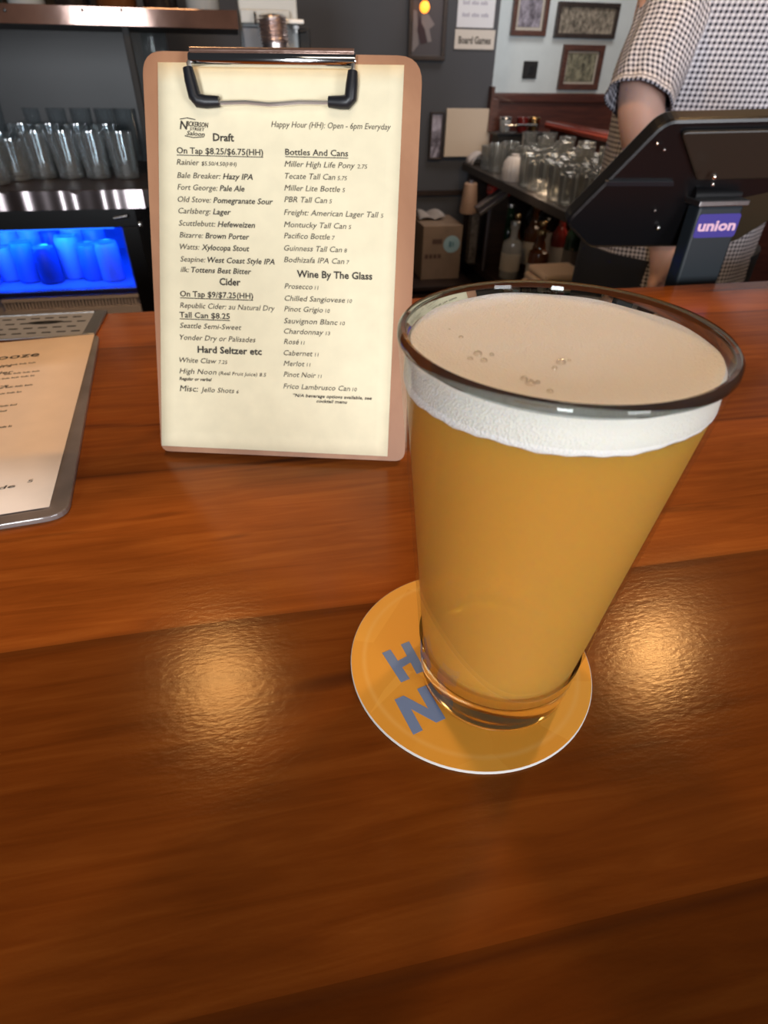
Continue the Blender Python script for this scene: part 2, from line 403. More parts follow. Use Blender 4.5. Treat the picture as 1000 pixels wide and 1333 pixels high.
# ------------------------------------------------------------------ the pint of beer
def pint():
    z0 = CT; GH = .1470; RT, RB = .0433, .0296
    def ro(z): return RB + (RT - RB) * ((z - .004) / (GH - .012))**1.0
    wall = .0011
    prof = [(0, z0 + .0016), (.020, z0 + .0012), (.0270, z0), (.0288, z0 + .0004), (.0299, z0 + .0025)]
    mats = [1, 1, 1, 1, 1]
    for k, z in enumerate([.007, .010, .0145]): prof.append((ro(z) + .0003, z)); mats.append(1)
    for k in range(1, 13):
        z = .0145 + (GH - .008 - .0145) * k / 12; prof.append((ro(z), z)); mats.append(0)
    mats[-1] = 0
    prof += [(RT + .0004, GH - .005), (.0440, GH - .0026), (.0439, GH - .0010), (.0430, GH), (.0419, GH - .0006), (.0413, GH - .0024), (.0413, GH - .0045)]
    mats += [0, 2, 2, 2, 2, 2, 0]
    mats[len(prof) - 1] = 0
    zin = .0165
    inner = []
    for k in range(12, -1, -1):
        z = .0190 + (GH - .009 - .0190) * k / 12; inner.append((ro(z) - wall, z)); mats.append(0)
    mats[-1] = 1
    inner += [(ro(zin) - .0022, zin + .0004), (ro(zin) - .006, zin - .0006), (.012, zin - .0012), (0, zin - .0013)]
    mats += [1] * 4
    prof += inner
    rim_g = solid_glass('thick rim glass', (.55, .57, .56), 1.5)
    base_g = bpy.data.materials.new('heavy base glass'); base_g.use_nodes = True
    N = base_g.node_tree.nodes; L = base_g.node_tree.links; N.clear()
    gl = N.new('ShaderNodeBsdfGlass'); gl.inputs['Color'].default_value = (1, .98, .88, 1); gl.inputs['IOR'].default_value = 1.5; gl.inputs['Roughness'].default_value = .06
    tr = N.new('ShaderNodeBsdfTransparent'); tr.inputs['Color'].default_value = (.94, .92, .80, 1)
    mx = N.new('ShaderNodeMixShader'); mx.inputs[0].default_value = 1.0; L.new(tr.outputs[0], mx.inputs[1]); L.new(gl.outputs[0], mx.inputs[2])
    ou = N.new('ShaderNodeOutputMaterial'); L.new(mx.outputs[0], ou.inputs[0])
    wall_g = thin_glass('pint glass wall', (.97, .97, .95), .02, .015, .22)
    root = thing('pint_glass', 'tall tapered pint glass of hazy golden beer with a white head, on the orange coaster', 'beer', (GX, GY, CT))
    MB().lathe(prof, 128, (GX, GY, 0), mats=mats[:len(prof) - 1]).build('glass', [wall_g, base_g, rim_g], root, fix=True)
    # beer
    beer, N, L, P = nodes_of('hazy golden beer')
    P.inputs['Base Color'].default_value = (.80, .43, .085, 1)
    P.inputs['Subsurface Weight'].default_value = .75; P.inputs['Subsurface Radius'].default_value = (.05, .026, .006)
    P.inputs['Subsurface Scale'].default_value = .5; P.inputs['Roughness'].default_value = .45; P.inputs['Specular IOR Level'].default_value = .15
    tb = N.new('ShaderNodeBsdfTransparent'); tb.inputs['Color'].default_value = (1, .72, .22, 1)
    mb_ = N.new('ShaderNodeMixShader'); mb_.inputs[0].default_value = .36
    L.new(P.outputs[0], mb_.inputs[1]); L.new(tb.outputs[0], mb_.inputs[2]); L.new(mb_.outputs[0], N['Material Output'].inputs[0])
    fz0, fz1 = GH - .0132, GH - .0034
    g = .00025
    bp = [(0, zin - .0009), (.012, zin - .0008), (ro(zin) - .0066, zin), (ro(zin) - .0030, zin + .0012), (ro(.0195) - wall - g, .0195)]
    for k in range(1, 9):
        z = .0195 + (fz0 - .0195) * k / 8; bp.append((ro(z) - wall - g, z))
    bp.append((0, fz0))
    MB().lathe(bp, 96, (GX, GY, 0)).build('beer', beer, root)
    # head of foam: bright fine bubbles, with a slightly wavy lower edge
    foam, N, L, P = nodes_of('beer foam')
    P.inputs['Base Color'].default_value = (.97, .91, .88, 1); P.inputs['Roughness'].default_value = .8
    P.inputs['Subsurface Weight'].default_value = .5; P.inputs['Subsurface Radius'].default_value = (.006, .005, .004); P.inputs['Subsurface Scale'].default_value = .5
    tc = N.new('ShaderNodeTexCoord'); n = N.new('ShaderNodeTexVoronoi'); n.inputs['Scale'].default_value = 1500
    L.new(tc.outputs['Object'], n.inputs['Vector'])
    n2 = N.new('ShaderNodeTexNoise'); n2.inputs['Scale'].default_value = 45; n2.inputs['Detail'].default_value = 5; L.new(tc.outputs['Object'], n2.inputs['Vector'])
    ad = N.new('ShaderNodeMath'); ad.operation = 'MULTIPLY_ADD'; ad.inputs[1].default_value = 1.4; L.new(n2.outputs['Fac'], ad.inputs[0]); L.new(n.outputs['Distance'], ad.inputs[2])
    b = N.new('ShaderNodeBump'); b.inputs['Strength'].default_value = .35; b.inputs['Distance'].default_value = .0012
    L.new(ad.outputs[0], b.inputs['Height']); L.new(b.outputs['Normal'], P.inputs['Normal'])
    seg = 160; fb = MB(); vs = []; fs = []
    prof2 = [(1, fz0), (1, (fz0 + fz1) / 2), (1, fz1 - .0010), (.985, fz1 - .0001), (.94, fz1 - .0007), (.8, fz1 - .0012), (.5, fz1 - .0014), (.2, fz1 - .0014)]
    for i, (f, z) in enumerate(prof2):
        for k in range(seg):
            a = 2 * PI * k / seg
            zz = z + (.0003 * math.sin(5 * a + 1) + .0002 * math.sin(13 * a) + .0002 * math.sin(37 * a) if i == 0 else 0)
            if i == 0: zz -= .0012 * math.cos(a + .2)*-1
            zz = zz if i < 3 else zz + .0002 * math.sin(3 * a + i) + .00015 * math.sin(9 * a + 2 * i)
            r = (.0419, .0416, .0411)[i] if i < 3 else .0409 * f
            vs.append((GX + r * math.cos(a), GY + r * math.sin(a), zz))
    for i in range(len(prof2) - 1):
        for k in range(seg):
            k2 = (k + 1) % seg; fs.append((i * seg + k, i * seg + k2, (i + 1) * seg + k2, (i + 1) * seg + k))
    fs.append(tuple(range((len(prof2) - 1) * seg, len(prof2) * seg)))
    fs.append(tuple(range(seg))[::-1])
    fb.add(vs, fs, 0, True)
    fo = fb.build('foam', foam, root)
    # a few larger bubbles lying on the foam
    bubble = thin_glass('foam bubble', (.97, .94, .90), .05, .10, .6)
    bb = MB()
    for (px, py, r) in [(622, 462, .0013), (630, 470, .0010), (612, 468, .0009), (730, 473, .0014), (722, 480, .0008), (690, 500, .0013), (682, 494, .0010), (716, 510, .0009),
                        (600, 440, .0008), (585, 430, .0006), (700, 498, .0007), (640, 462, .0007), (741, 470, .0006)]:
        c = atz(px, py, fz1 - .0014)
        bb.lathe([(r * math.sin(PI * k / 8) + 1e-7, -r * math.cos(PI * k / 8)) for k in range(4, 9)][::1], 14, (c.x, c.y, c.z - .0001))
    bb.build('bubbles', bubble, fo)
pint()

# ------------------------------------------------------------------ lettering
def lettering(rows, T, name, inks, parent, lift=.0005):
    """rows: (list of (text, size, offset, shear, ink), x, y, width); all metres in the sheet's own plane"""
    todo = []
    for segs, x, y, w in rows:
        objs = []
        for (txt, size, off, sh, ink) in segs:
            cu = bpy.data.curves.new('t', 'FONT'); cu.body = txt; cu.size = size; cu.offset = off * size; cu.shear = sh
            cu.resolution_u = 2; cu.fill_mode = 'FRONT' if hasattr(cu, 'fill_mode') else cu.fill_mode
            o = bpy.data.objects.new('t', cu); COL.objects.link(o); objs.append((o, size, ink, txt))
        todo.append((objs, x, y, w))
    dg = bpy.context.evaluated_depsgraph_get(); dg.update()
    mb = MB()
    for objs, x, y, w in todo:
        cur = 0; parts = []
        for o, size, ink, txt in objs:
            me = bpy.data.meshes.new_from_object(o.evaluated_get(dg))
            vs = [v.co.copy() for v in me.vertices]; fs = [list(p.vertices) for p in me.polygons]
            if not vs: continue
            x0 = min(v.x for v in vs); x1 = max(v.x for v in vs)
            parts.append(([(v.x - x0 + cur, v.y) for v in vs], fs, ink)); cur += x1 - x0 + size * .28
            bpy.data.meshes.remove(me)
        total = max(p[0] for q in parts for p in q[0]); k = (w / total) if w else 1
        for vs, fs, ink in parts:
            mb.add([T(x + px * k, y + py, lift) for px, py in vs], fs, ink)
        for o, *_ in objs:
            d = o.data; bpy.data.objects.remove(o); bpy.data.curves.remove(d)
    return mb

# ------------------------------------------------------------------ the upright clipboard with the drinks list
CO = Vector((-.07628, .33771, .0022)); CU = Vector((.9688, -.2480, 0)); CV = Vector((.1055, .4118, .9050)).normalized()
CN = CU.cross(CV).normalized()
def CB(u, v, w=0.0): return CO + CU * (u * .9891) + CV * (v * .9891) + CN * w
MENU = [
    ('Draft', 39.7, 180.4, 12.2, 'h'),
    ('On Tap $8.25/$6.75(HH)', 18.3, 173.5, 50.4, 'u'),
    ('Rainier ~$5.50/4.50(HH)', 18.0, 167.5, 35.1, 'i'),
    ('Bale Breaker: Hazy IPA', 18.0, 160.6, 44.5, 'b'),
    ('Fort George: Pale Ale', 17.9, 154.3, 39.6, 'b'),
    ('Old Stove: Pomegranate Sour', 17.8, 147.8, 56.5, 'b'),
    ('Carlsberg: Lager', 17.9, 141.6, 31.4, 'b'),
    ('Scuttlebutt: Hefeweizen', 17.9, 134.9, 45.6, 'b'),
    ('Bizarre: Brown Porter', 18.1, 128.4, 41.9, 'b'),
    ('Watts: Xylocopa Stout', 18.0, 121.9, 41.9, 'b'),
    ('Seapine: West Coast Style IPA', 18.0, 115.0, 57.1, 'b'),
    ('ilk: Tottens Best Bitter', 17.9, 109.1, 43.0, 'b'),
    ('Happy Hour (HH): Open - 6pm Everyday', 73.5, 188.2, 68.2, 'i'),
    ('Bottles And Cans', 81.5, 174.1, 36.3, 'u'),
    ('Miller High Life Pony ~2.75', 81.1, 168.0, 47.8, 'i'),
    ('Tecate Tall Can ~5.75', 81.3, 161.7, 36.1, 'i'),
    ('Miller Lite Bottle ~5', 81.0, 155.4, 35.4, 'i'),
    ('PBR Tall Can ~5', 81.0, 149.3, 27.9, 'i'),
    ('Freight: American Lager Tall ~5', 80.8, 142.4, 58.4, 'i'),
    ('Montucky Tall Can ~5', 80.8, 135.8, 39.7, 'i'),
    ('Pacifico Bottle ~7', 80.8, 129.7, 30.2, 'i'),
    ('Guinness Tall Can ~8', 80.8, 122.9, 37.5, 'i'),
    ('Bodhizafa IPA Can ~7', 80.8, 116.5, 39.1, 'i'),
    ('Wine By The Glass', 88.5, 108.3, 45.3, 'h'),
    ('Cider', 41.4, 102.5, 12.8, 'h'),
    ('On Tap $9/$7.25(HH)', 17.0, 95.2, 44.8, 'u'),
    ('Republic Cider: au Natural Dry', 16.7, 88.6, 58.4, 'i'),
    ('Tall Can $8.25', 16.2, 83.0, 31.1, 'u'),
    ('Seattle Semi-Sweet', 16.1, 76.8, 38.2, 'i'),
    ('Yonder Dry or Palisades', 15.8, 69.8, 47.2, 'i'),
    ('Hard Seltzer etc', 26.7, 62.5, 40.1, 'h'),
    ('White Claw ~7.25', 15.0, 56.2, 30.1, 'i'),
    ('High Noon ~(Real Fruit Juice) 8.5', 14.8, 49.5, 54.7, 'i'),
    ('Regular or verbal', 14.6, 45.4, 20.4, 't'),
    ('Misc: Jello Shots ~6', 14.6, 38.6, 37.3, 'm'),
    ('Prosecco ~11', 81.1, 101.6, 20.5, 'i'),
    ('Chilled Sangiovese ~10', 81.1, 94.7, 40.9, 'i'),
    ('Pinot Grigio ~10', 80.9, 88.6, 27.8, 'i'),
    ('Sauvignon Blanc ~10', 80.7, 81.7, 37.3, 'i'),
    ('Chardonnay ~13', 80.7, 75.6, 28.4, 'i'),
    ('Rosé ~11', 80.7, 69.5, 12.8, 'i'),
    ('Cabernet ~11', 80.5, 62.8, 21.7, 'i'),
    ('Merlot ~11', 80.5, 56.5, 16.7, 'i'),
    ('Pinot Noir ~11', 80.5, 49.9, 23.8, 'i'),
    ('Frico Lambrusco Can ~10', 80.3, 42.7, 46.0, 'i'),
    ('*N/A beverage options available, see', 86.3, 37.9, 49.5, 't'),
    ('cocktail menu', 101.2, 34.9, 19.3, 't'),
]
def clipboard():
    wood = grain('light brown clipboard ply', (.33, .145, .072), (.47, .235, .125), (9, 9, 1.2), .5)
    edge = grain('layered ply edge', (.34, .20, .14), (.52, .35, .26), (60, 60, 60), .55)
    t = thing('clipboard', 'upright wooden clipboard holding the drinks list, leaning back behind the pint glass', 'clipboard', tuple(CB(.079, 0)))
    BW, BH, TH = .1580, .2255, .005
    out = round_poly([(0, 0), (BW, 0), (BW, BH), (0, BH)], [.006, .007, .014, .012], 6)
    b = MB(); n = len(out)
    vs = [CB(x, y, 0) for x, y in out] + [CB(x, y, -TH) for x, y in out]
    b.add(vs, [tuple(range(n))[::-1], tuple(range(n, 2 * n))], 0)
    b.add(vs, [(i, (i + 1) % n, (i + 1) % n + n, i + n) for i in range(n)], 1)
    b.build('board', [wood, edge], t, bevel=.0006)
    # folding easel leg at the back
    q0 = CB(.079, .17, -TH - .001); foot = Vector((q0.x + .012, q0.y + .075, .002))
    MB().tube([q0, foot], .004, 8).build('easel_leg', M['frame_brown'], t)
    # spring clip: chrome bar, two side wires with rubber elbows and a cross wire
    MB().tube([CB(.0290, .2192, .0056), CB(.0300, .2192, .0056), CB(.1205, .2197, .0056), CB(.1215, .2197, .0056)], [.0030, .0034, .0034, .0030], 20).build('clip_bar', M['chrome'], t)
    MB().tube([CB(.0300, .2227, .0072), CB(.1205, .2233, .0072)], .0016, 10).build('clip_lever', M['copper'], t)
    w1 = [(u + (.0018 if u < .05 else -.0018 if u > .1 else 0), v - .0030, w + .0012) for u, v, w in [(.0292, .2235, .0045), (.0275, .219, .0065), (.0283, .214, .0060), (.0305, .2025, .0042), (.034, .2010, .0036), (.044, .2015, .0032), (.060, .2022, .0030), (.073, .2012, .0034),
          (.079, .2016, .0034), (.09, .2028, .0030), (.108, .2028, .0032), (.118, .2020, .0036), (.1205, .2040, .0042), (.1215, .214, .0060), (.1222, .219, .0065), (.1215, .2235, .0045)]]
    MB().tube([CB(*p) for p in w1], .0013, 8).build('clip_wire', mat('satin chrome wire', (.8, .78, .75), .35, 1), t)
    for s, pts in ((0, [(.0272, .2165, .0064), (.0283, .211, .0058), (.0300, .2035, .0046), (.0318, .2016, .0042), (.036, .2013, .0038), (.0435, .2016, .0036)]),
                   (1, [(.1220, .2165, .0064), (.1216, .211, .0058), (.1208, .2040, .0046), (.1190, .2024, .0042), (.115, .2024, .0038), (.1085, .2027, .0036)])):
        MB().tube([CB(u + (.0018 if s == 0 else -.0018), v - .0030, w + .0022) for u, v, w in pts], [.0027, .0033, .0035, .0035, .0032, .0027], 14).build('rubber_grip', M['black_soft'], t)
    # the sheet under the clip is a thing of its own
    q = [(.0010, .0036), (.1470, .0029), (.1478, .2205), (.0092, .2195)]
    def sheet(a, c):
        x = (q[0][0] * (1 - a) + q[1][0] * a) * (1 - c) + (q[3][0] * (1 - a) + q[2][0] * a) * c
        y = (q[0][1] * (1 - a) + q[1][1] * a) * (1 - c) + (q[3][1] * (1 - a) + q[2][1] * a) * c
        return x, y
    def lift(x, y): return .0010 + .0005 * math.sin(x * 40 + 1) ** 2 * max(0, 1 - y / .2)
    p = MB().grid(lambda a, c: CB(*sheet(a, c), lift(*sheet(a, c))), 16, 20)
    sh = p.build('drinks_menu', M['paper'], None)
    md = sh.modifiers.new('Solid', 'SOLIDIFY'); md.thickness = .0003; md.offset = 1
    tag(sh, 'cream sheet listing draft beers, cans, wines, held under the clipboard clip', 'menu')
    rows = []
    for txt, x, y, w, st in MENU:
        x, y, w = x / 1000, y / 1000, w / 1000
        if st == 'h': segs = [(txt, .0056, .022, 0, 0)]
        elif st == 'u': segs = [(txt, .0046, .010, 0, 0)]
        elif st == 't': segs = [(txt, .0027, .020, .2, 1)]
        elif st == 'm':
            segs = [('Misc:', .0052, 0, .15, 0), ('Jello Shots', .0043, 0, .22, 1), ('6', .003, 0, .2, 1)]
        elif st == 'b' and ':' in txt:
            a, c = txt.split(': '); segs = [(a + ':', .0044, 0, .22, 1), (c, .0044, .012, .22, 0)]
        else:
            a = txt.split(' ~'); segs = [(a[0], .0044, 0, .22, 1)]
            if len(a) > 1: segs.append((a[1], .0031, 0, .15, 1))
        rows.append((segs, x, y, w))
    T = lambda x, y, l: CB(x, y, lift(x, y) + l)
    mb = lettering(rows, T, 'printed_list', None, sh)
    for txt, x, y, w, st in MENU:
        if st == 'u':
            x, y, w = x / 1000, y / 1000, w / 1000
            mb.add([T(x, y - .0011, .0005), T(x + w, y - .0011, .0005), T(x + w, y - .0007, .0005), T(x, y - .0007, .0005)], [(0, 1, 2, 3)], 0)
    mb.build('printed_list', [M['ink'], M['ink_soft']], sh, fix=False)
    # the house logo in the corner: two slanted lines of lettering with flourishes
    c, s = math.cos(-.05), math.sin(-.05)
    TL = lambda x, y, l: T(.0205 + x * c - y * s, .1845 + x * s + y * c, l)
    lg = lettering([([('N', .0062, .015, .12, 0)], 0, .0016, .0046), ([('ICKERSON', .0036, .015, .12, 0)], .0046, .0034, .0118),
                    ([('STREET', .0022, .01, .1, 0)], .0058, .0014, .0085), ([('Saloon', .0032, .012, .2, 0)], .0040, -.0012, .0105)], TL, 'logo', None, sh)
    for pts in ([(.0, .0064), (.004, .0073), (.009, .0068)], [(.003, -.0019), (.008, -.0025), (.014, -.0017)]):
        for (x0, y0), (x1, y1) in zip(pts, pts[1:]):
            lg.add([TL(x0, y0, .0005), TL(x1, y1, .0005), TL(x1, y1 + .0004, .0005), TL(x0, y0 + .0005, .0005)], [(0, 1, 2, 3)], 0)
    lg.build('logo', M['ink'], sh, fix=False)
clipboard()

# ------------------------------------------------------------------ the flat menu at the left edge
def flat_menu():
    e = Vector((.1135, -.9935, 0)); l = Vector((-.9935, -.1135, 0))
    P0 = Vector((-.1195, .2775, 0))                      # near right corner of the board
    def FM(a, b, z): return P0 + l * a - e * b + Vector((0, 0, z))
    board_m = mat('worn clear-coated board', (.20, .165, .155), .28, coat=.4, var=.25, vscale=30)
    t = thing('menu_board', 'flat menu board with a rounded corner lying on the bar at the left', 'board', tuple(FM(.08, .14, 0)))
    out = round_poly([(0, 0), (.165, 0), (.165, .272), (0, .272)], [.012, .012, .008, .008], 6)
    MB().prism([FM(x, y, 0) for x, y in out], (0, 0, .0035)).build('board', board_m, t, bevel=.0007)
    sh = MB().grid(lambda a, c: FM(.0098 - .0060 * c + a * .138, .0085 + c * .2630, .0041), 4, 4).build('booze_menu', M['paper2'], None)
    md = sh.modifiers.new('Solid', 'SOLIDIFY'); md.thickness = .0003; md.offset = 1
    tag(sh, 'peach coloured menu sheet headed Booze lying flat on the left board', 'menu')
    r = -l; up = -e
    def place(px, py):                                   # right-hand end of a line
        p = atz(px, py, .0041) - P0
        return p.dot(r), p.dot(up)
    T = lambda x, y, z: P0 + r * x + up * y + Vector((0, 0, .0041 + z))
    rows = []
    for txt, px, py, size, w, ink in [('Booze', 51, 464, .013, .040, 0), ('ers', 15, 478, .007, .011, 0), ('der', 17, 486, .007, .012, 0), ('rs', 11, 504, .006, .008, 0),
                                      ('Slide', 20, 635, .0045, .018, 0), ('5', 43, 628, .004, .003, 1)]:
        x, y = place(px, py); rows.append(([(txt, size, .012 if ink == 0 else 0, .1, ink)], x - w, y, w))
    for i, nm in ((0, 'heading'), (1, 'printed_text'), (4, 'footer_text')):
        grp = rows[:1] if i == 0 else rows[1:4] if i == 1 else rows[4:]
        mb = lettering(grp, T, nm, None, sh)
        mb.build(nm, [M['ink'], M['ink_soft']], sh, fix=False)
    mb = MB()
    for px, py, w in [(48, 473, .026), (53, 484, .026), (46, 490, .030), (44, 502, .026), (30, 511, .024), (23, 528, .018), (11, 536, .012), (17, 556, .016)]:
        x, y = place(px, py); k = int(w / .0011)               # words too small to read: broken strokes
        for i in range(k):
            if i % 6 == 5: continue
            xa = x - w + i * .0011; h = .0016 if (i * 7) % 3 else .0024
            mb.add([T(xa, y, .0005), T(xa + .0008, y, .0005), T(xa + .0010, y + h, .0005), T(xa + .0003, y + h, .0005)], [(0, 1, 2, 3)], 1)
    mb.build('fine_print', [M['ink'], M['ink_soft']], sh, fix=False)
flat_menu()

# ------------------------------------------------------------------ the perforated drip tray let into the far edge of the bar
def drip_tray():
    m, N, L, P = nodes_of('perforated stainless plate')
    P.inputs['Base Color'].default_value = (.34, .34, .36, 1); P.inputs['Roughness'].default_value = .5; P.inputs['Metallic'].default_value = .3
    t = thing('drip_tray', 'perforated stainless drip tray on the far edge of the bar, behind the flat menu', 'tray', (-.30, .55, 0))
    x1, x0, y0, y1 = -.166, -.47, .5535, .612
    MB().box(x0, x1, y0, y1, 0, .0022).build('plate', m, t)
    slot = MB()
    for j in range(4):
        for i in range(24):
            x = x1 - .008 - i * .0125 - (.00625 if j % 2 else 0); y = y0 + .010 + j * .0128
            if x < x0 + .01: continue
            o = round_poly([(x - .0040, y - .0013), (x + .0040, y - .0013), (x + .0040, y + .0013), (x - .0040, y + .0013)], .001, 3)
            slot.prism([(a, b, .00225) for a, b in o], (0, 0, .00012))
    o = [(x1 - .040 + .016 * math.cos(2 * PI * k / 20), .590 + .0045 * math.sin(2 * PI * k / 20), .00225) for k in range(20)]
    slot.prism(o, (0, 0, .00012))
    slot.build('slots', M['black_matte'], t)
    rim = MB()
    rim.box(x1, x1 + .011, y0 - .002, y1 + .003, 0, .0034).box(x0, x1, y1, y1 + .003, 0, .0034).box(x0, x1, y0 - .002, y0, 0, .0026).box(x0 - .006, x0, y0 - .002, y1 + .003, 0, .0034)
    rim.build('rim', M['steel'], t, bevel=.001)
drip_tray()

# ------------------------------------------------------------------ the payment terminal on its post, bartender side of the bar
def terminal():
    n = Vector((-.12, -.90, -.34)).normalized()
    hin = at(930, 240, .66)
    t = thing('payment_terminal', 'black payment terminal seen from behind on a post at the far bar edge', 'payment terminal', (.53, .655, -.37))
    def poly(pts, r, d=0):
        w = [atp(x, y, hin + n * 0, n) for x, y in pts]
        return w
    # frame in the plane
    ux = Vector((0, 0, 1)).cross(n).normalized(); uy = n.cross(ux).normalized()
    def flat(pts, r):
        q = [atp(x, y, hin, n) - hin for x, y in pts]
        q = [(p.dot(ux), p.dot(uy)) for p in q]
        return [hin + ux * a + uy * b for a, b in round_poly(q, r, 6)]
    housing = mat('black moulded plastic', (.0045, .0045, .0055), .32)
    brown = mat('reflection-brown plastic', (.022, .016, .011), .4)  # brown stands in for a reflection on the black housing
    MB().prism(flat([(868, 156), (1130, 150), (1130, 236), (1000, 262), (960, 272), (905, 322), (766, 324), (735, 291)], [.014, .01, .01, .0, .0, .004, .010, .012]), -n * .022).build('display_housing', housing, t, bevel=.004)
    MB().prism(flat([(884, 168), (1110, 163), (1110, 226), (905, 232)], [.01, .01, .01, .004]), n * .006).build('back_panel', brown, t, bevel=.002)
    MB().prism(flat([(787, 234), (876, 234), (876, 240), (790, 240)], .001), n * .004).build('panel_ledge', M['black_soft'], t, bevel=.0008)
    MB().prism(flat([(940, 262), (1100, 205), (1100, 232), (1000, 288), (960, 313), (944, 318)], [.003, .006, .006, .003, .004, .004]), -n * .030).build('card_reader', mat('reflection-olive plastic', (.030, .021, .010), .45), t, bevel=.002)  # olive-brown tint stands in for a reflection on this dark plate
    # hinge, screws, post
    hb = MB()
    c = at(932, 243, .668)
    hb.tube([c + Vector((-.030, 0, -.008)), c + Vector((.030, 0, -.008))], .011, 18)
    hb.tube([c + Vector((0, .004, -.030)), c + Vector((0, .003, 0))], .011, 14)
    hb.build('hinge', M['black'], t)
    for (px, py, r) in [(930, 230, .0032), (928, 240, .0022), (857, 296, .0026), (856, 187, .0018), (865, 195, .0018), (853, 274, .0016)]:
        p = atp(px, py, hin + n * (.007 if py < 235 and px < 900 else .003), n) if px < 900 else at(px, py, .632)
        MB().lathe([(r * math.sin(PI * k / 8) + 1e-7, -r * math.cos(PI * k / 8)) for k in range(0, 9)], 12, p).build('screw', M['chrome'], t)
    a = at(904, 262, .652); b = at(968, 262, .652)
    MB().box(a.x, b.x, .641, .672, a.z - .004, a.z + .002).build('post_cap', M['steel'], t, bevel=.001)
    post_m = mat('slate painted steel', (.018, .026, .033), .45)
    xa = at(902, 300, .645).x; xb = at(958, 300, .645).x
    MB().box(xa, xb, .645, .668, -.369, a.z - .004).build('post', post_m, t, bevel=.003)
    MB().box(xa - .03, xb + .03, .632, .72, -.3695, -.362).build('foot_plate', post_m, t, bevel=.002)
    # sticker
    s0 = at(911, 279, .6448); s1 = at(955, 308, .6448)
    purple = mat('violet sticker', (.055, .040, .30), .5)
    out = round_poly([(s0.x, s1.z), (s1.x, s1.z), (s1.x, s0.z), (s0.x, s0.z)], .004, 6)
    st = MB().prism([(x, .6449, z) for x, z in out], (0, -.0006, 0)).build('sticker', purple, t)
    T = lambda x, y, l: Vector((s0.x + x, .6449 - .0006 - l, s1.z + y))
    w = s1.x - s0.x; h = s0.z - s1.z
    lettering([([('union', h * .62, .035, 0, 0)], w * .05, h * .30, w * .90)], T, 'sticker_word', None, st, .0002).build('sticker_word', mat('pale pink print', (.86, .55, .70), .6), st, fix=False)
terminal()

# ------------------------------------------------------------------ left back bar: counter with copper edge, glasses, shelf, blue cooler
BY = 1.70; CZ = -.060                                    # front and top of the back counter
def glassware(kind):
    """profile of a hollow glass, base at z = 0"""
    if kind == 'tumbler': H, rt, rb, w, fl = .104, .0365, .0300, .0022, .012
    elif kind == 'highball': H, rt, rb, w, fl = .135, .0330, .0290, .0020, .014
    elif kind == 'mug': H, rt, rb, w, fl = .112, .036, .036, .004, .014
    elif kind == 'rocks': H, rt, rb, w, fl = .088, .040, .034, .0028, .014
    elif kind == 'flute': H, rt, rb, w, fl = .150, .026, .020, .0018, .020
    p = [(0, .001), (rb * .8, 0), (rb, .003)] + [(rb + (rt - rb) * k / 5, .003 + (H - .004) * k / 5) for k in range(1, 6)]
    p += [(rt - w * .5, H), (rt - w, H - .001)] + [(rb - w + (rt - rb) * k / 5, fl + (H - fl) * k / 5) for k in range(4, -1, -1)] + [(0, fl - .001)]
    return p
GLASS_MESH = {}
def glass(kind, loc, label, group, matname='glass_thin', cat='glass', rip=None, name=None):
    key = (kind, matname)
    if key not in GLASS_MESH:
        rp = (lambda a, z: 1 + .03 * math.cos(10 * a)) if rip else None
        o = MB().lathe(glassware(kind), 28, ripple=rp).build(name or kind + '_glass', M[matname], None, loc=loc)
        if kind == 'mug':
            pts = [(.035, 0, .090), (.058, 0, .084), (.062, 0, .055), (.056, 0, .030), (.036, 0, .024)]
            MB().tube(pts, .005, 8).build('handle', M[matname], o, local=True)
        GLASS_MESH[key] = o; tag(o, label, cat, group); return o
    return dup(GLASS_MESH[key], loc, label)

def left_back_bar():
    t = thing('back_counter', 'dark back bar counter with a hammered copper front edge, under the tumblers at left', 'counter', (-.9, 1.9, CZ - .042))
    MB().box(-1.7, -.225, BY + .004, 2.20, CZ - .042, CZ).build('counter_top', M['dark_wood'], t, bevel=.002)
    wob = lambda x: .0013 * math.sin(x * 71) + .0012 * math.sin(x * 43 + 1) + .0005 * math.sin(x * 131 + 2)
    def ce(a, c):
        x = -1.0 + a * .728; return Vector((x, BY - .0035 + .0062 * c + wob(x), CZ - .0415 + .0405 * c))
    MB().grid(ce, 420, 2).grid(lambda a, c: Vector((-1.0 + a * .728, BY - .0035 + .0062 + (.0013 - wob(0)) * c + wob(-1.0 + a * .728) * (1 - c), CZ - .001)), 420, 1).build('copper_edge', M['copper_edge'], t)
    b = structure(MB().box(-1.7, -.20, 2.21, 2.24, FLOOR, .9).build('wall_panel', mat('slate grey panel', (.017, .017, .019), .45))); b.name = 'wall_left_panel'
    # upper shelf with its copper strip and bolts
    s = thing('upper_shelf', 'dark upper bottle shelf with a copper front strip, top left', 'shelf', (-.8, 1.9, .25))
    MB().box(-1.7, .004, BY + .006, 2.20, .250, .279).build('shelf_board', M['dark_wood'], s, bevel=.002)
    MB().box(-1.7, .006, BY, BY + .006, .249, .281).build('copper_strip', M['copper_flat'], s, bevel=.001)
    for px in (6, 107, 158):
        bolts = MB(); p = at(px, 13, BY); bolts.lathe([(.0001, .0), (.0032, .0), (.0024, .0016), (.0001, .002)], 12)
        k = len(bolts.v) - 48
        for i in range(k, len(bolts.v)):
            x, y, z = bolts.v[i]; bolts.v[i] = (p.x + x, BY - z, p.z + y)
        bolts.build('bolt', M['black'], s)
    g = thing('glass_divider', 'upright greenish glass panel between the back counter and the upper shelf', 'glass panel', (-.235, 1.95, CZ))
    MB().box(-.240, -.234, BY + .03, 2.19, CZ, .250).build('pane', M['pane'], g)
    MB().box(-.2445, -.2295, BY + .015, BY + .03, CZ, .250).build('edge_post', M['black_matte'], g, bevel=.002)
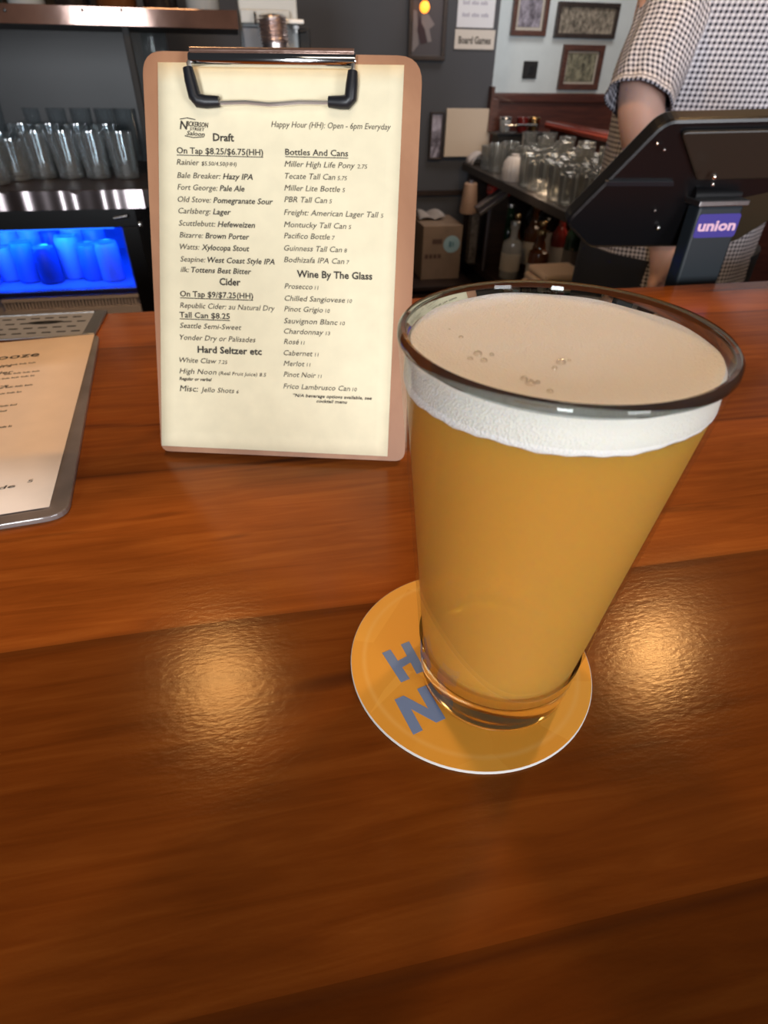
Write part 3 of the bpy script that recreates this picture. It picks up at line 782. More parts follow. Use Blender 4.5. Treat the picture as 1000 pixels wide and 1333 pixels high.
left_back_bar()

def left_glasses():
    grp = 'tumblers on the left back counter'
    z = CZ + .0002
    front = [(60, 'far left of the bright front row on the left counter'), (95, 'second in the front row on the left counter'),
             (130, 'third in the front row on the left counter'), (167, 'front row of the left counter, next to the glass panel')]
    for px, w in front:
        p = atz(px, 232, z); glass('tumbler', p, 'clear tall tumbler, ' + w, grp)
    second = [(42, 'behind the far left front tumbler'), (77, 'behind and between the first two front tumblers'), (112, 'behind the gap of the middle front tumblers'), (148, 'behind the gap left of the glass panel')]
    for px, w in second:
        p = atz(px, 217, z); glass('tumbler', p, 'clear tumbler on the left counter, second row, ' + w, grp)
    for px in (62, 92, 122, 152, 176):
        p = atz(px, 209, z); glass('highball', p, 'tall clear highball glass in the rearmost row of the left back counter', 'highball glasses at the back of the left counter')
    g2 = 'small dark glasses at the left end of the counter'
    for i, (px, py) in enumerate([(-4, 240), (26, 234), (12, 221), (-26, 229)]):
        p = atz(px, py, z); glass('rocks', p, 'short rocks glass among the crowded glasses at the left picture edge', g2)
    for i, (px, py) in enumerate([(16, 210), (2, 204)]):
        p = atz(px, py, z); glass('flute', p, 'slim upright glass rising behind the rocks glasses at far left', g2 + ' (slim)')
left_glasses()

def bottle_profile(kind):
    if kind == 'spirit': return [(0, 0), (.034, 0), (.037, .004), (.037, .165), (.034, .182), (.018, .205), (.0145, .215), (.0145, .262), (.016, .264), (.016, .275), (0, .275)]
    if kind == 'wine': return [(0, 0), (.035, 0), (.0375, .004), (.0375, .19), (.033, .212), (.017, .238), (.0145, .25), (.0145, .305), (.016, .308), (.016, .318), (0, .318)]
    if kind == 'beer': return [(0, 0), (.028, 0), (.0305, .004), (.0305, .118), (.027, .138), (.016, .170), (.0125, .185), (.0125, .222), (.014, .224), (.014, .232), (0, .232)]
    if kind == 'square': return [(0, 0), (.040, 0), (.043, .004), (.043, .130), (.038, .146), (.017, .158), (.015, .166), (.015, .195), (.019, .196), (.019, .222), (0, .222)]
    if kind == 'jug': return [(0, 0), (.052, 0), (.056, .006), (.056, .120), (.046, .155), (.020, .185), (.018, .195), (.018, .220), (.021, .222), (.021, .236), (0, .236)]
def tinted(name, col, rough=.12): return mat(name, col, rough, coat=.6, spec=.6)
M['amber_b'] = tinted('amber bottle', (.085, .028, .008)); M['green_b'] = tinted('green bottle', (.022, .065, .026))
M['dark_b'] = tinted('dark bottle', (.012, .009, .008)); M['clear_b'] = tinted('pale bottle', (.30, .31, .31)); M['brass'] = mat('warm brass', (.62, .40, .18), .25, 1)
M['red_b'] = tinted('red bottle', (.12, .010, .008)); M['cap'] = mat('silver cap', (.55, .55, .55), .3, 1); M['label_p'] = mat('bottle label paper', (.46, .43, .38), .7)
BOT = {}
def bottle(kind, glassmat, loc, label, group, capmat='cap', lab=True, name='bottle'):
    key = (kind, glassmat, capmat)
    if key in BOT: return dup(BOT[key], loc, label)
    t = thing(name, label, 'bottle', loc, group)
    pr = bottle_profile(kind)
    MB().lathe(pr, 24).build('body', M[glassmat], t, local=True)
    H = pr[-1][1]; rr = pr[-2][0] + .0008
    MB().lathe([(0, H - .014), (rr, H - .014), (rr, H + .001), (rr - .001, H + .003), (0, H + .003)], 18).build('cap', M[capmat], t, local=True)
    if lab:
        R = pr[3][0] + .0006; h = pr[3][1]
        MB().lathe([(R - .001, h * .25), (R, h * .25), (R, h * .8), (R - .001, h * .8)], 24).build('paper_label', M['label_p'], t, local=True)
    BOT[key] = t; return t
def shelf_bottles():
    row = [('spirit', 'amber_b'), ('wine', 'green_b'), ('spirit', 'clear_b'), ('spirit', 'dark_b'), ('square', 'amber_b'), ('wine', 'dark_b'), ('spirit', 'clear_b')]
    words = ['amber', 'green', 'pale', 'black', 'squat amber', 'dark wine', 'pale', 'amber', 'squat pale']
    for i, (k, m) in enumerate(row):
        bottle(k, m, (-.62 + i * .092, BY + .072 + (i % 2) * .012, .2792), '%s bottle on the upper left shelf, number %s from the left' % (words[i], ['one', 'two', 'three', 'four', 'five', 'six', 'seven', 'eight', 'nine'][i]), 'bottles on the upper shelf')
shelf_bottles()

def cooler():
    t = thing('cooler', 'black under-counter drinks cooler with a blue-lit window, below the copper edge', 'cooler', (-.75, 1.9, FLOOR))
    X0, X1, Y0, Y1 = -1.70, -.302, BY + .022, 2.18
    za, zb = -.296, -.149
    c = MB()
    c.box(X0, X1, Y0, Y1, zb, -.1025).box(X0, X1, Y0, Y1, FLOOR, -.62).box(X0, X0 + .04, Y0, Y1, -.62, zb).box(-.343, X1, Y0, Y1, -.62, zb)
    c.box(X0 + .04, -.343, Y1 - .02, Y1, -.62, zb)
    c.build('case', M['black'], t, bevel=.002)
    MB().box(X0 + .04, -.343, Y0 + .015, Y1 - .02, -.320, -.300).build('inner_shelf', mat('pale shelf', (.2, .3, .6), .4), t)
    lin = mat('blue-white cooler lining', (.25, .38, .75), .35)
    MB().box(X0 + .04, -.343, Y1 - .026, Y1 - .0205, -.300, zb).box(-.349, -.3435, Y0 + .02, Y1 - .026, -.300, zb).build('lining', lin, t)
    MB().box(X0 + .04, -.343, Y0 + .002, Y0 + .006, za, zb).build('window_pane', M['pane'], t)
    fr = MB()
    fr.box(X0 + .04, -.343, Y0 - .004, Y0 + .012, -.312, -.298)
    fr.build('door_rail', M['steel'], t, bevel=.002)
    # vent with upright slats under the window
    gr = MB(); gr.box(X0 + .04, -.343, Y0 + .012, Y0 + .016, -.62, -.318)
    for i in range(40):
        x = -.352 - i * .0085
        if -.445 < x < -.438: continue
        gr.box(x - .0045, x, Y0, Y0 + .012, -.345, -.325)
    gr.box(-.69, -.343, Y0 - .002, Y0 + .012, -.325, -.316).box(-.69, -.343, Y0 - .002, Y0 + .012, -.62, -.346)
    gr.build('vent', mat('warm grey grille', (.60, .53, .53), .6), t)
    MB().tube([at(148, 284, Y0 - .012), at(166, 281, Y0 - .012)], .004, 10).build('latch', M['steel'], t)
    k = at(182, 292, Y0 - .006)
    MB().lathe([(0, 0), (.006, 0), (.006, .010), (.004, .013), (0, .013)], 16, (k.x, k.y, k.z - .006)).build('lock', M['chrome'], t)
    strip = MB().box(-1.15, -.37, Y0 + .03, Y0 + .045, zb - .008, zb - .0005).build('light_strip', mat('blue light strip', (.02, .12, 1), .5, emit=(.02, .18, 1), es=3), t)
    d = bpy.data.lights.new('cooler_light', 'AREA'); d.shape = 'RECTANGLE'; d.size = .8; d.size_y = .02; d.energy = 5.5; d.color = (.004, .10, 1.0)
    o = bpy.data.objects.new('cooler_light', d); COL.objects.link(o); o.location = (-.76, Y0 + .05, zb - .012); o.rotation_euler = (math.radians(25), 0, 0)
    o.rotation_euler = Vector((0, .6, -.6)).to_track_quat('-Z', 'Y').to_euler()
    d2 = d.copy(); d2.size_y = .04; d2.energy = 2.2; o2 = bpy.data.objects.new('cooler_light', d2); COL.objects.link(o2)
    o2.location = (-.76, Y0 + .20, zb - .006); o2.rotation_euler = (0, 0, 0)
    # cans and cartons in it
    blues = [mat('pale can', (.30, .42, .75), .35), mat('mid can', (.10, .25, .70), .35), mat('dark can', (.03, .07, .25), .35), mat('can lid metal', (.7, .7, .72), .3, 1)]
    def can(x, y, k, h, label):
        r = .030
        o = thing('drink_can', label, 'can', (x, y, -.2998), 'cans in the blue cooler')
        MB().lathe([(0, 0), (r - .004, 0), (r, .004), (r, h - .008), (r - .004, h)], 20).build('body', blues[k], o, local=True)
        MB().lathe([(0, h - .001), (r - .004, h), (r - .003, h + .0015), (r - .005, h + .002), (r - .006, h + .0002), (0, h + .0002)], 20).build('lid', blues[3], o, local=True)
    W = ['first', 'second', 'third', 'fourth', 'fifth', 'sixth', 'seventh', 'eighth', 'ninth']
    for i, px in enumerate((150, 124, 96, 70, 40, 12, -14)):
        p = at(px, 360, Y0 + .10); can(p.x, Y0 + .085 + (i % 3) * .02, (0, 1, 0, 2, 1, 0, 1)[i], (.098, .09, .108, .09, .1, .085, .1)[i], 'drink can in the front row of the blue cooler, %s from the right' % W[i])
    for i, px in enumerate((134, 108, 82, 54, 26, 2)):
        p = at(px, 352, Y0 + .20); can(p.x, Y0 + .20, (1, 0, 2, 0, 0, 1)[i], (.115, .122, .112, .122, .118, .12)[i], 'drink can in the back row of the blue cooler, %s from the right' % W[i])
cooler()

# ------------------------------------------------------------------ pale metal cabinet behind the clipboard with the ribbed drink hose
def end_cabinet():
    pale = mat('pale grey enamel', (.40, .42, .42), .4); dk = mat('slate enamel', (.10, .105, .12), .45)
    t = thing('metal_cabinet', 'pale grey metal cabinet standing behind the top of the clipboard', 'cabinet', (.075, 1.9, FLOOR))
    MB().box(.010, .142, 1.76, 2.10, FLOOR, .44).build('case', pale, t, bevel=.004)
    a = at(322, 13, 1.74); b = at(368, 30, 1.74)
    MB().box(.012, .122, 1.725, 1.76, at(340, 31, 1.73).z, at(340, 12, 1.73).z).build('drawer', pale, t, bevel=.003)
    MB().box(.098, .152, 1.715, 1.76, at(380, 31, 1.72).z, at(380, 25, 1.72).z).build('lip', mat('white plastic', (.80, .80, .78), .4), t, bevel=.002)
    MB().box(.012, .090, 1.735, 1.76, -.05, at(330, 34, 1.735).z).build('door', dk, t, bevel=.004)
    h = at(332, 23, 1.722)
    MB().tube([h + Vector((0, 0, -.010)), h + Vector((0, -.006, -.008)), h + Vector((0, -.006, .008)), h + Vector((0, 0, .010))], .003, 8).build('handle', M['chrome'], t)
    k = thing('drink_hose', 'thick ribbed metal drink hose rising behind the clipboard clip', 'hose', tuple(at(357, 40, 1.68)))
    pts = []; rr = []
    top = at(354, 23, 1.676); bot = at(360, 66, 1.676); bot2 = Vector((bot.x, 1.676, FLOOR))
    n = 56
    for i in range(n + 1):
        f = i / n; p = top.lerp(bot, f) ; pts.append(p); rr.append(.0305 + .0024 * math.sin(f * 60) if f < .78 else .029)
    MB().tube(pts, rr, 24).build('ribbed_sleeve', mat('brushed pinkish steel', (.62, .54, .53), .3, 1), k)
    MB().lathe([(0, 0), (.027, 0), (.029, .003), (.024, .007), (0, .008)], 24, top).build('collar', M['chrome'], k)
    MB().tube([bot, bot2.lerp(bot, .6), bot2], [.027, .026, .026], 16).build('pipe', M['steel'], k)
    v = thing('black_valve', 'small black valve box with a white knob at the right of the pale cabinet', 'valve', tuple(at(394, 50, 1.75)))
    a = at(382, 62, 1.745); b = at(404, 37, 1.745)
    MB().box(.1425, b.x, 1.745, 1.80, a.z - .02, b.z).build('box', M['black_matte'], v, bevel=.003)
    q = at(386, 38, 1.735)
    MB().lathe([(0, -.007), (.003, -.007), (.003, 0), (.0065, .001), (.0065, .006), (0, .0075)], 14, q + Vector((0, .004, 0))).build('knob', mat('white knob', (.8, .8, .8), .4), v)
    MB().tube([q + Vector((.003, .004, -.004)), Vector((b.x - .004, 1.75, b.z - .006))], .0028, 8).build('stem', M['black_matte'], v)
end_cabinet()

# ------------------------------------------------------------------ pictures and signs
def picture_mat(name, dark, light, scale, bands=0):
    m, N, L, P = nodes_of(name)
    tc = N.new('ShaderNodeTexCoord'); mp = N.new('ShaderNodeMapping'); mp.inputs['Scale'].default_value = (1, 1, .6); L.new(tc.outputs['Object'], mp.inputs['Vector'])
    n = N.new('ShaderNodeTexNoise'); n.inputs['Scale'].default_value = scale; n.inputs['Detail'].default_value = 5; n.inputs['Roughness'].default_value = .7; n.inputs['Distortion'].default_value = .5
    L.new(mp.outputs['Vector'], n.inputs['Vector'])
    r = N.new('ShaderNodeValToRGB'); r.color_ramp.elements[0].position = .38; r.color_ramp.elements[1].position = .62
    r.color_ramp.elements[0].color = (*dark, 1); r.color_ramp.elements[1].color = (*light, 1)
    L.new(n.outputs['Fac'], r.inputs['Fac']); L.new(r.outputs['Color'], P.inputs['Base Color']); P.inputs['Roughness'].default_value = .6
    return m
def framed(name, x0, x1, z0, z1, Y, bw, fm, pm, mount, label, mw=.0):
    t = thing(name, label, 'picture', ((x0 + x1) / 2, Y, z0))
    f = MB()
    d = .022
    f.box(x0, x1, Y - d, Y - .0005, z0, z0 + bw).box(x0, x1, Y - d, Y - .0005, z1 - bw, z1)
    f.box(x0, x0 + bw, Y - d, Y - .0005, z0 + bw, z1 - bw).box(x1 - bw, x1, Y - d, Y - .0005, z0 + bw, z1 - bw)
    f.build('frame', fm, t, bevel=.002)
    if mw: MB().box(x0 + bw, x1 - bw, Y - .008, Y - .004, z0 + bw, z1 - bw).build('mount', mount, t)
    MB().box(x0 + bw + mw, x1 - bw - mw, Y - .010, Y - .0075, z0 + bw + mw, z1 - bw - mw).build('print', pm, t)
    return t
sepia = picture_mat('sepia crowd photograph', (.05, .042, .032), (.34, .30, .24), 55)
violet = picture_mat('faded violet photograph', (.07, .06, .08), (.36, .34, .42), 38)
tree = picture_mat('old outdoor photograph', (.045, .042, .03), (.30, .29, .20), 48)
framed('framed_photo', 1.240, 1.412, .296, .520, 3.3, .020, M['frame_brown'], violet, M['label_p'], 'brown framed violet-grey photo on the white wall, left of the sepia group picture', .012)
framed('framed_photo', 1.456, 1.763, .293, .421, 3.3, .017, M['frame_dark'], sepia, M['label_p'], 'wide dark framed sepia group photo high on the white wall')
framed('framed_photo', 1.516, 1.727, .096, .270, 3.3, .024, M['frame_brown'], tree, M['label_p'], 'reddish brown framed old photo, lowest on the white wall', .008)
framed('framed_photo', 1.855, 2.15, .238, .60, 3.3, .026, M['frame_brown'], sepia, M['label_p'], 'brown picture frame on the white wall partly behind the person in the checked shirt')
sw = thing('wall_socket', 'small black square wall plate on the white wall below the violet photo', 'wall plate', (1.362, 3.3, .137))
MB().box(1.328, 1.399, 3.288, 3.2995, .137, .205).build('plate', M['black_matte'], sw, bevel=.003)
MB().box(1.350, 1.377, 3.285, 3.288, .155, .187).build('insert', M['black'], sw, bevel=.001)

def figure_print():
    t = framed('framed_print', .688, .846, .200, .520, 3.0, .016, M['frame_dark'], mat('dim violet print', (.060, .055, .066), .45), M['label_p'], 'dark framed print of a standing figure on the charcoal wall, right of the clipboard')
    pale = mat('pale grey print ink', (.20, .18, .19), .6); deep = mat('deep plum print ink', (.030, .012, .020), .6)
    def P_(px, py): p = at(px, py, 3.0 - .0102); return p
    f = MB()
    f.prism([P_(*q) for q in [(549, 14), (556, 15), (566, 32), (559, 38), (562, 54), (557, 55), (553, 38), (549, 30)]], (0, -.0004, 0), 0)
    f.prism([P_(*q) for q in [(546, 20), (549, 30), (553, 38), (556, 56), (548, 58), (543, 40)]], (0, -.0003, 0), 1)
    f.prism([P_(*q) for q in [(536, 12), (543, 14), (545, 58), (537, 68), (534, 60)]], (0, -.0003, 0), 0)
    f.build('figure', [pale, deep], t)
figure_print()
# reflected lamp in that print's glass, built as a glowing amber ball
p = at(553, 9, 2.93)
bt = thing('lamp_reflection', 'round amber glow standing in for a lamp reflection on the dark framed print', 'lamp reflection', tuple(p))
MB().lathe([(.0195 * math.sin(PI * k / 12) + 1e-6, -.0195 * math.cos(PI * k / 12)) for k in range(13)], 20, p).build('reflection_glow', mat('amber lit bulb', (1, .4, .06), .4, emit=(1, .30, .03), es=2.6), bt)
MB().tube([p + Vector((0, 0, .018)), p + Vector((0, 0, .045))], .009, 12).build('added_socket', M['black_matte'], bt)  # socket and cord are added only to hang the glowing ball
MB().tube([p + Vector((0, 0, .045)), p + Vector((0, .01, 1.0))], .003, 8).build('added_cord', M['black_matte'], bt)
def signs():
    t = MB().box(.893, 1.052, 2.9965, 2.9995, .310, .52).build('paper_notice', M['sign_paper']); tag(t, 'large white paper notice with faint lines on the charcoal wall', 'notice')
    sq = MB()
    for px0, px1, py in ((603, 638, 4), (602, 639, 20)):
        a = at(px0, py, 2.9964); b = at(px1, py, 2.9964); k = 15
        for i in range(k):
            if i % 5 == 4: continue
            x = a.x + (b.x - a.x) * i / k; h = .010 if i % 3 else .013
            sq.box(x, x + (b.x - a.x) / k * .75, 2.9960, 2.9965, a.z - .004, a.z - .004 + h)
    sq.build('faint_lines', mat('faint violet print', (.38, .38, .47), .7), t)
    t = MB().box(.889, 1.063, 2.9955, 2.9995, .240, .304).build('board_games_sign', mat('off-white sign card', (.60, .56, .52), .7)); tag(t, 'off-white sign card reading Board Games, below the larger notice', 'sign')
    T = lambda x, y, l: Vector((.905 + x, 2.9955 - l, .258 + y))
    lettering([([('Board', .034, .03, 0, 0), ('Games', .034, .03, 0, 0)], 0, 0, .142)], T, 'sign_lettering', None, t, .0004).build('sign_lettering', M['ink'], t, fix=False)
signs()

# ------------------------------------------------------------------ right-hand back bar, running away from the bar
SZ, LZ = -.167, -.544
def right_unit():
    t = thing('shelf_unit', 'dark wooden back bar shelf unit holding the glassware, right of the charcoal wall', 'shelf unit', (1.17, 2.25, FLOOR))
    MB().box(.955, 1.36, 1.62, 2.955, SZ - .030, SZ).build('glass_shelf', mat('dark grey shelf laminate', (.040, .034, .032), .4), t, bevel=.002)
    MB().box(.985, 1.36, 1.62, 2.955, LZ - .035, LZ).build('lower_shelf', M['dark_wood'], t, bevel=.002)
    MB().box(1.00, 1.36, 1.64, 2.955, FLOOR, LZ - .035).build('base', M['black_matte'], t)
    MB().box(1.36, 1.39, 1.62, 2.955, FLOOR, -.035).build('back_panel', M['mahogany'], t)
    MB().box(1.33, 1.40, 1.62, 2.955, -.035, -.008).build('top_ledge', mat('red lacquered ledge', (.25, .035, .018), .22, coat=.6), t, bevel=.004)
    bd = MB()
    for i in range(90):
        y = 1.64 + i * .0146; bd.lathe([(.005 * math.sin(PI * k / 6) + 1e-6, -.005 * math.cos(PI * k / 6)) for k in range(7)], 8, (1.328, y, -.020))
    bd.build('beaded_molding', mat('red beads', (.30, .04, .02), .25), t)
    MB().box(.985, 1.36, 2.925, 2.955, LZ, SZ - .030).build('end_panel', M['dark_wood'], t)
    MB().box(1.0, 1.36, 1.62, 1.645, LZ, SZ - .030).build('end_panel', M['dark_wood'], t)
right_unit()
def right_glasses():
    z = SZ + .0002
    kinds = [('tumbler', 'glass_warm'), ('highball', 'glass_warm'), ('rocks', 'glass_warm')]
    names = ['front', 'second', 'third', 'rear']
    y = 2.80; n = 0
    ordn = ['far', 'second', 'third', 'fourth', 'fifth', 'sixth', 'seventh', 'eighth', 'ninth', 'tenth', 'eleventh', 'twelfth', 'thirteenth']
    for r in range(4):
        x = 1.005 + r * .083
        for i in range(13):
            y = 2.74 - i * .0855 - (r % 2) * .02 + random.uniform(-.002, .002)
            if r == 0 and i in (2, 3, 4): continue
            k, m = kinds[(0 if (i * 2 + r) % 3 else 2) if r < 2 else (0 if i % 2 else 1)]
            lab = 'clear %s on the right-hand glass shelf, %s row, %s from the charcoal wall' % ({'tumbler': 'tumbler', 'highball': 'highball glass', 'rocks': 'short rocks glass'}[k], names[r], ordn[i])
            o = glass(k, (x + random.uniform(-.002, .002), y, z), lab, 'glassware on the right-hand shelf', m)
            o.rotation_euler = (0, 0, random.uniform(-.6, .6))
    rb = mat('ribbed pressed glass', (.55, .52, .52), .2, coat=.5)
    b = thing('ribbed_bowl', 'upturned ribbed whitish glass bowl at the front edge of the glass shelf', 'bowl', (1.015, 2.42, z))
    MB().lathe([(.041, 0), (.044, .004), (.043, .04), (.038, .066), (.026, .080), (.0, .083)], 72, (1.002, 2.45, z), ripple=lambda a, q: 1 + .035 * math.cos(18 * a)).build('shell', rb, b)
    MB().lathe([(0, .0815), (.015, .0815), (.015, .090), (.011, .091), (0, .091)], 20, (1.002, 2.45, z)).build('foot', rb, b)
    # folded white bar cloth at the wall end, dark box and tray on top
    c = MB().grid(lambda u, v: Vector((.965 + .085 * u, 2.84 + .10 * v, z + .002 + .045 * math.sin(PI * min(1, max(0, u))) ** .5 * (.7 + .3 * math.sin(9 * v + 4 * u)))), 14, 14).build('bar_cloth', mat('white cotton cloth', (.52, .48, .48), .9))
    m = c.modifiers.new('Solid', 'SOLIDIFY'); m.thickness = .004; m.offset = 1
    tag(c, 'crumpled white bar cloth at the wall end of the right-hand glass shelf', 'cloth')
right_glasses()

def wall_end_things():
    cb = mat('cream card', (.54, .45, .36), .7)
    t = MB().box(.868, 1.083, 2.966, 2.9845, -.146, .036).build('cream_board', cb, bevel=.002); tag(t, 'blank cream coloured board on the charcoal wall above the glass shelf', 'board')
    framed('narrow_photo', .800, .862, -.158, .022, 3.0, .008, M['frame_dark'], picture_mat('violet portrait photo', (.06, .05, .07), (.42, .40, .50), 26), M['label_p'], 'narrow violet-toned framed photo left of the cream board')
    # black caddy and dark box in front of the cream board
    x = thing('black_caddy', 'black bar caddy standing in front of the cream board', 'caddy', (1.0, 2.90, SZ))
    MB().box(1.075, 1.28, 2.85, 2.93, SZ + .0006, SZ + .115).build('bin', M['black_matte'], x, bevel=.004)
    MB().box(1.06, 1.30, 2.835, 2.945, SZ + .115, SZ + .122).build('rim', M['black'], x, bevel=.002)
    MB().tube([(1.10, 2.86, SZ + .120), (1.10, 2.86, SZ + .150), (1.25, 2.86, SZ + .150), (1.25, 2.86, SZ + .120)], .004, 8).build('grip', M['chrome'], x)
    for i, (dx, m, w) in enumerate(((0.03, 'clear_b', 'pale'), (.11, 'red_b', 'red'), (.165, 'brass', 'brassy'))):
        o = thing('shot_cup', '%s little cup standing on the black bar caddy' % w, 'cup', (1.09 + dx, 2.905, SZ + .1222), None)
        MB().lathe([(0, 0), (.018, 0), (.022, .004), (.026, .052), (.024, .052), (.020, .006), (0, .006)], 20).build('cup', M[m], o, local=True)
        MB().lathe([(.0255, .046), (.0275, .049), (.0265, .054), (.024, .053)], 20, close=True).build('rim', M['chrome'] if i == 0 else M[m], o, local=True)
    # cardboard carton with the round sticker, on a low cabinet
    lc = thing('low_cabinet', 'low dark cabinet under the cardboard carton by the charcoal wall', 'cabinet', (.80, 2.75, FLOOR))
    a = at(548, 362, 2.70); b = at(598, 293, 2.70)
    x0, x1 = a.x, at(597, 362, 2.70).x; zt = b.z; zb = a.z - .01
    MB().box(.56, .945, 2.62, 2.97, FLOOR, zb - .02).build('carcass', M['black_matte'], lc); MB().box(.55, .95, 2.60, 2.97, zb - .02, zb).build('cabinet_top', M['dark_wood'], lc, bevel=.002)
    MB().box(.575, .75, 2.605, 2.62, FLOOR + .06, zb - .035).box(.755, .93, 2.605, 2.62, FLOOR + .06, zb - .035).build('doors', M['dark_wood'], lc, bevel=.002)
    card = mat('kraft cardboard', (.24, .165, .115), .85, var=.12, vscale=14)
    c = thing('cardboard_carton', 'brown cardboard carton with a round pale blue sticker, on the low cabinet', 'box', ((x0 + x1) / 2, 2.78, zb))
    MB().box(x0, x1, 2.70, 2.92, zb, zt).build('carton_body', card, c, bevel=.003)
    p = at(588, 318, 2.699)
    st = MB(); st.prism([(p.x + .038 * math.cos(2 * PI * k / 28), 2.6996, p.z + .036 * math.sin(2 * PI * k / 28)) for k in range(28)], (0, -.0006, 0))
    s = st.build('sticker', mat('pale blue sticker', (.33, .50, .56), .5), c)
    MB().box(p.x - .012, p.x - .001, 2.6985, 2.6990, p.z - .012, p.z + .012).box(p.x + .004, p.x + .010, 2.6985, 2.6990, p.z - .010, p.z + .010).build('sticker_mark', mat('teal print', (.08, .20, .25), .6), s)
    a = at(553, 337, 2.6995); b = at(573, 329, 2.6995)
    mk = MB()
    for i in range(4): mk.box(a.x + i * .020, a.x + i * .020 + .015, 2.6990, 2.6997, a.z, a.z + .018)
    q = at(570, 315, 2.6995); mk.box(q.x - .025, q.x + .02, 2.6990, 2.6997, q.z - .008, q.z + .012)
    mk.build('printing', mat('brown carton print', (.10, .055, .04), .8), c)
    # crumpled white paper on the carton's back edge
    w = at(558, 281, 2.90)
    g = MB().grid(lambda u, v: Vector((x0 + .005 + .12 * u, 2.80 + .10 * v, zt + .003 + .035 * abs(math.sin(5 * u + 2 * v)) * math.sin(PI * (.1 + .8 * v)))), 12, 12).build('crumpled_paper', mat('grey-white tissue', (.34, .31, .30), .9))
    m = g.modifiers.new('Solid', 'SOLIDIFY'); m.thickness = .002; m.offset = 1
    tag(g, 'crumpled greyish paper lying on top of the cardboard carton', 'paper')
wall_end_things()

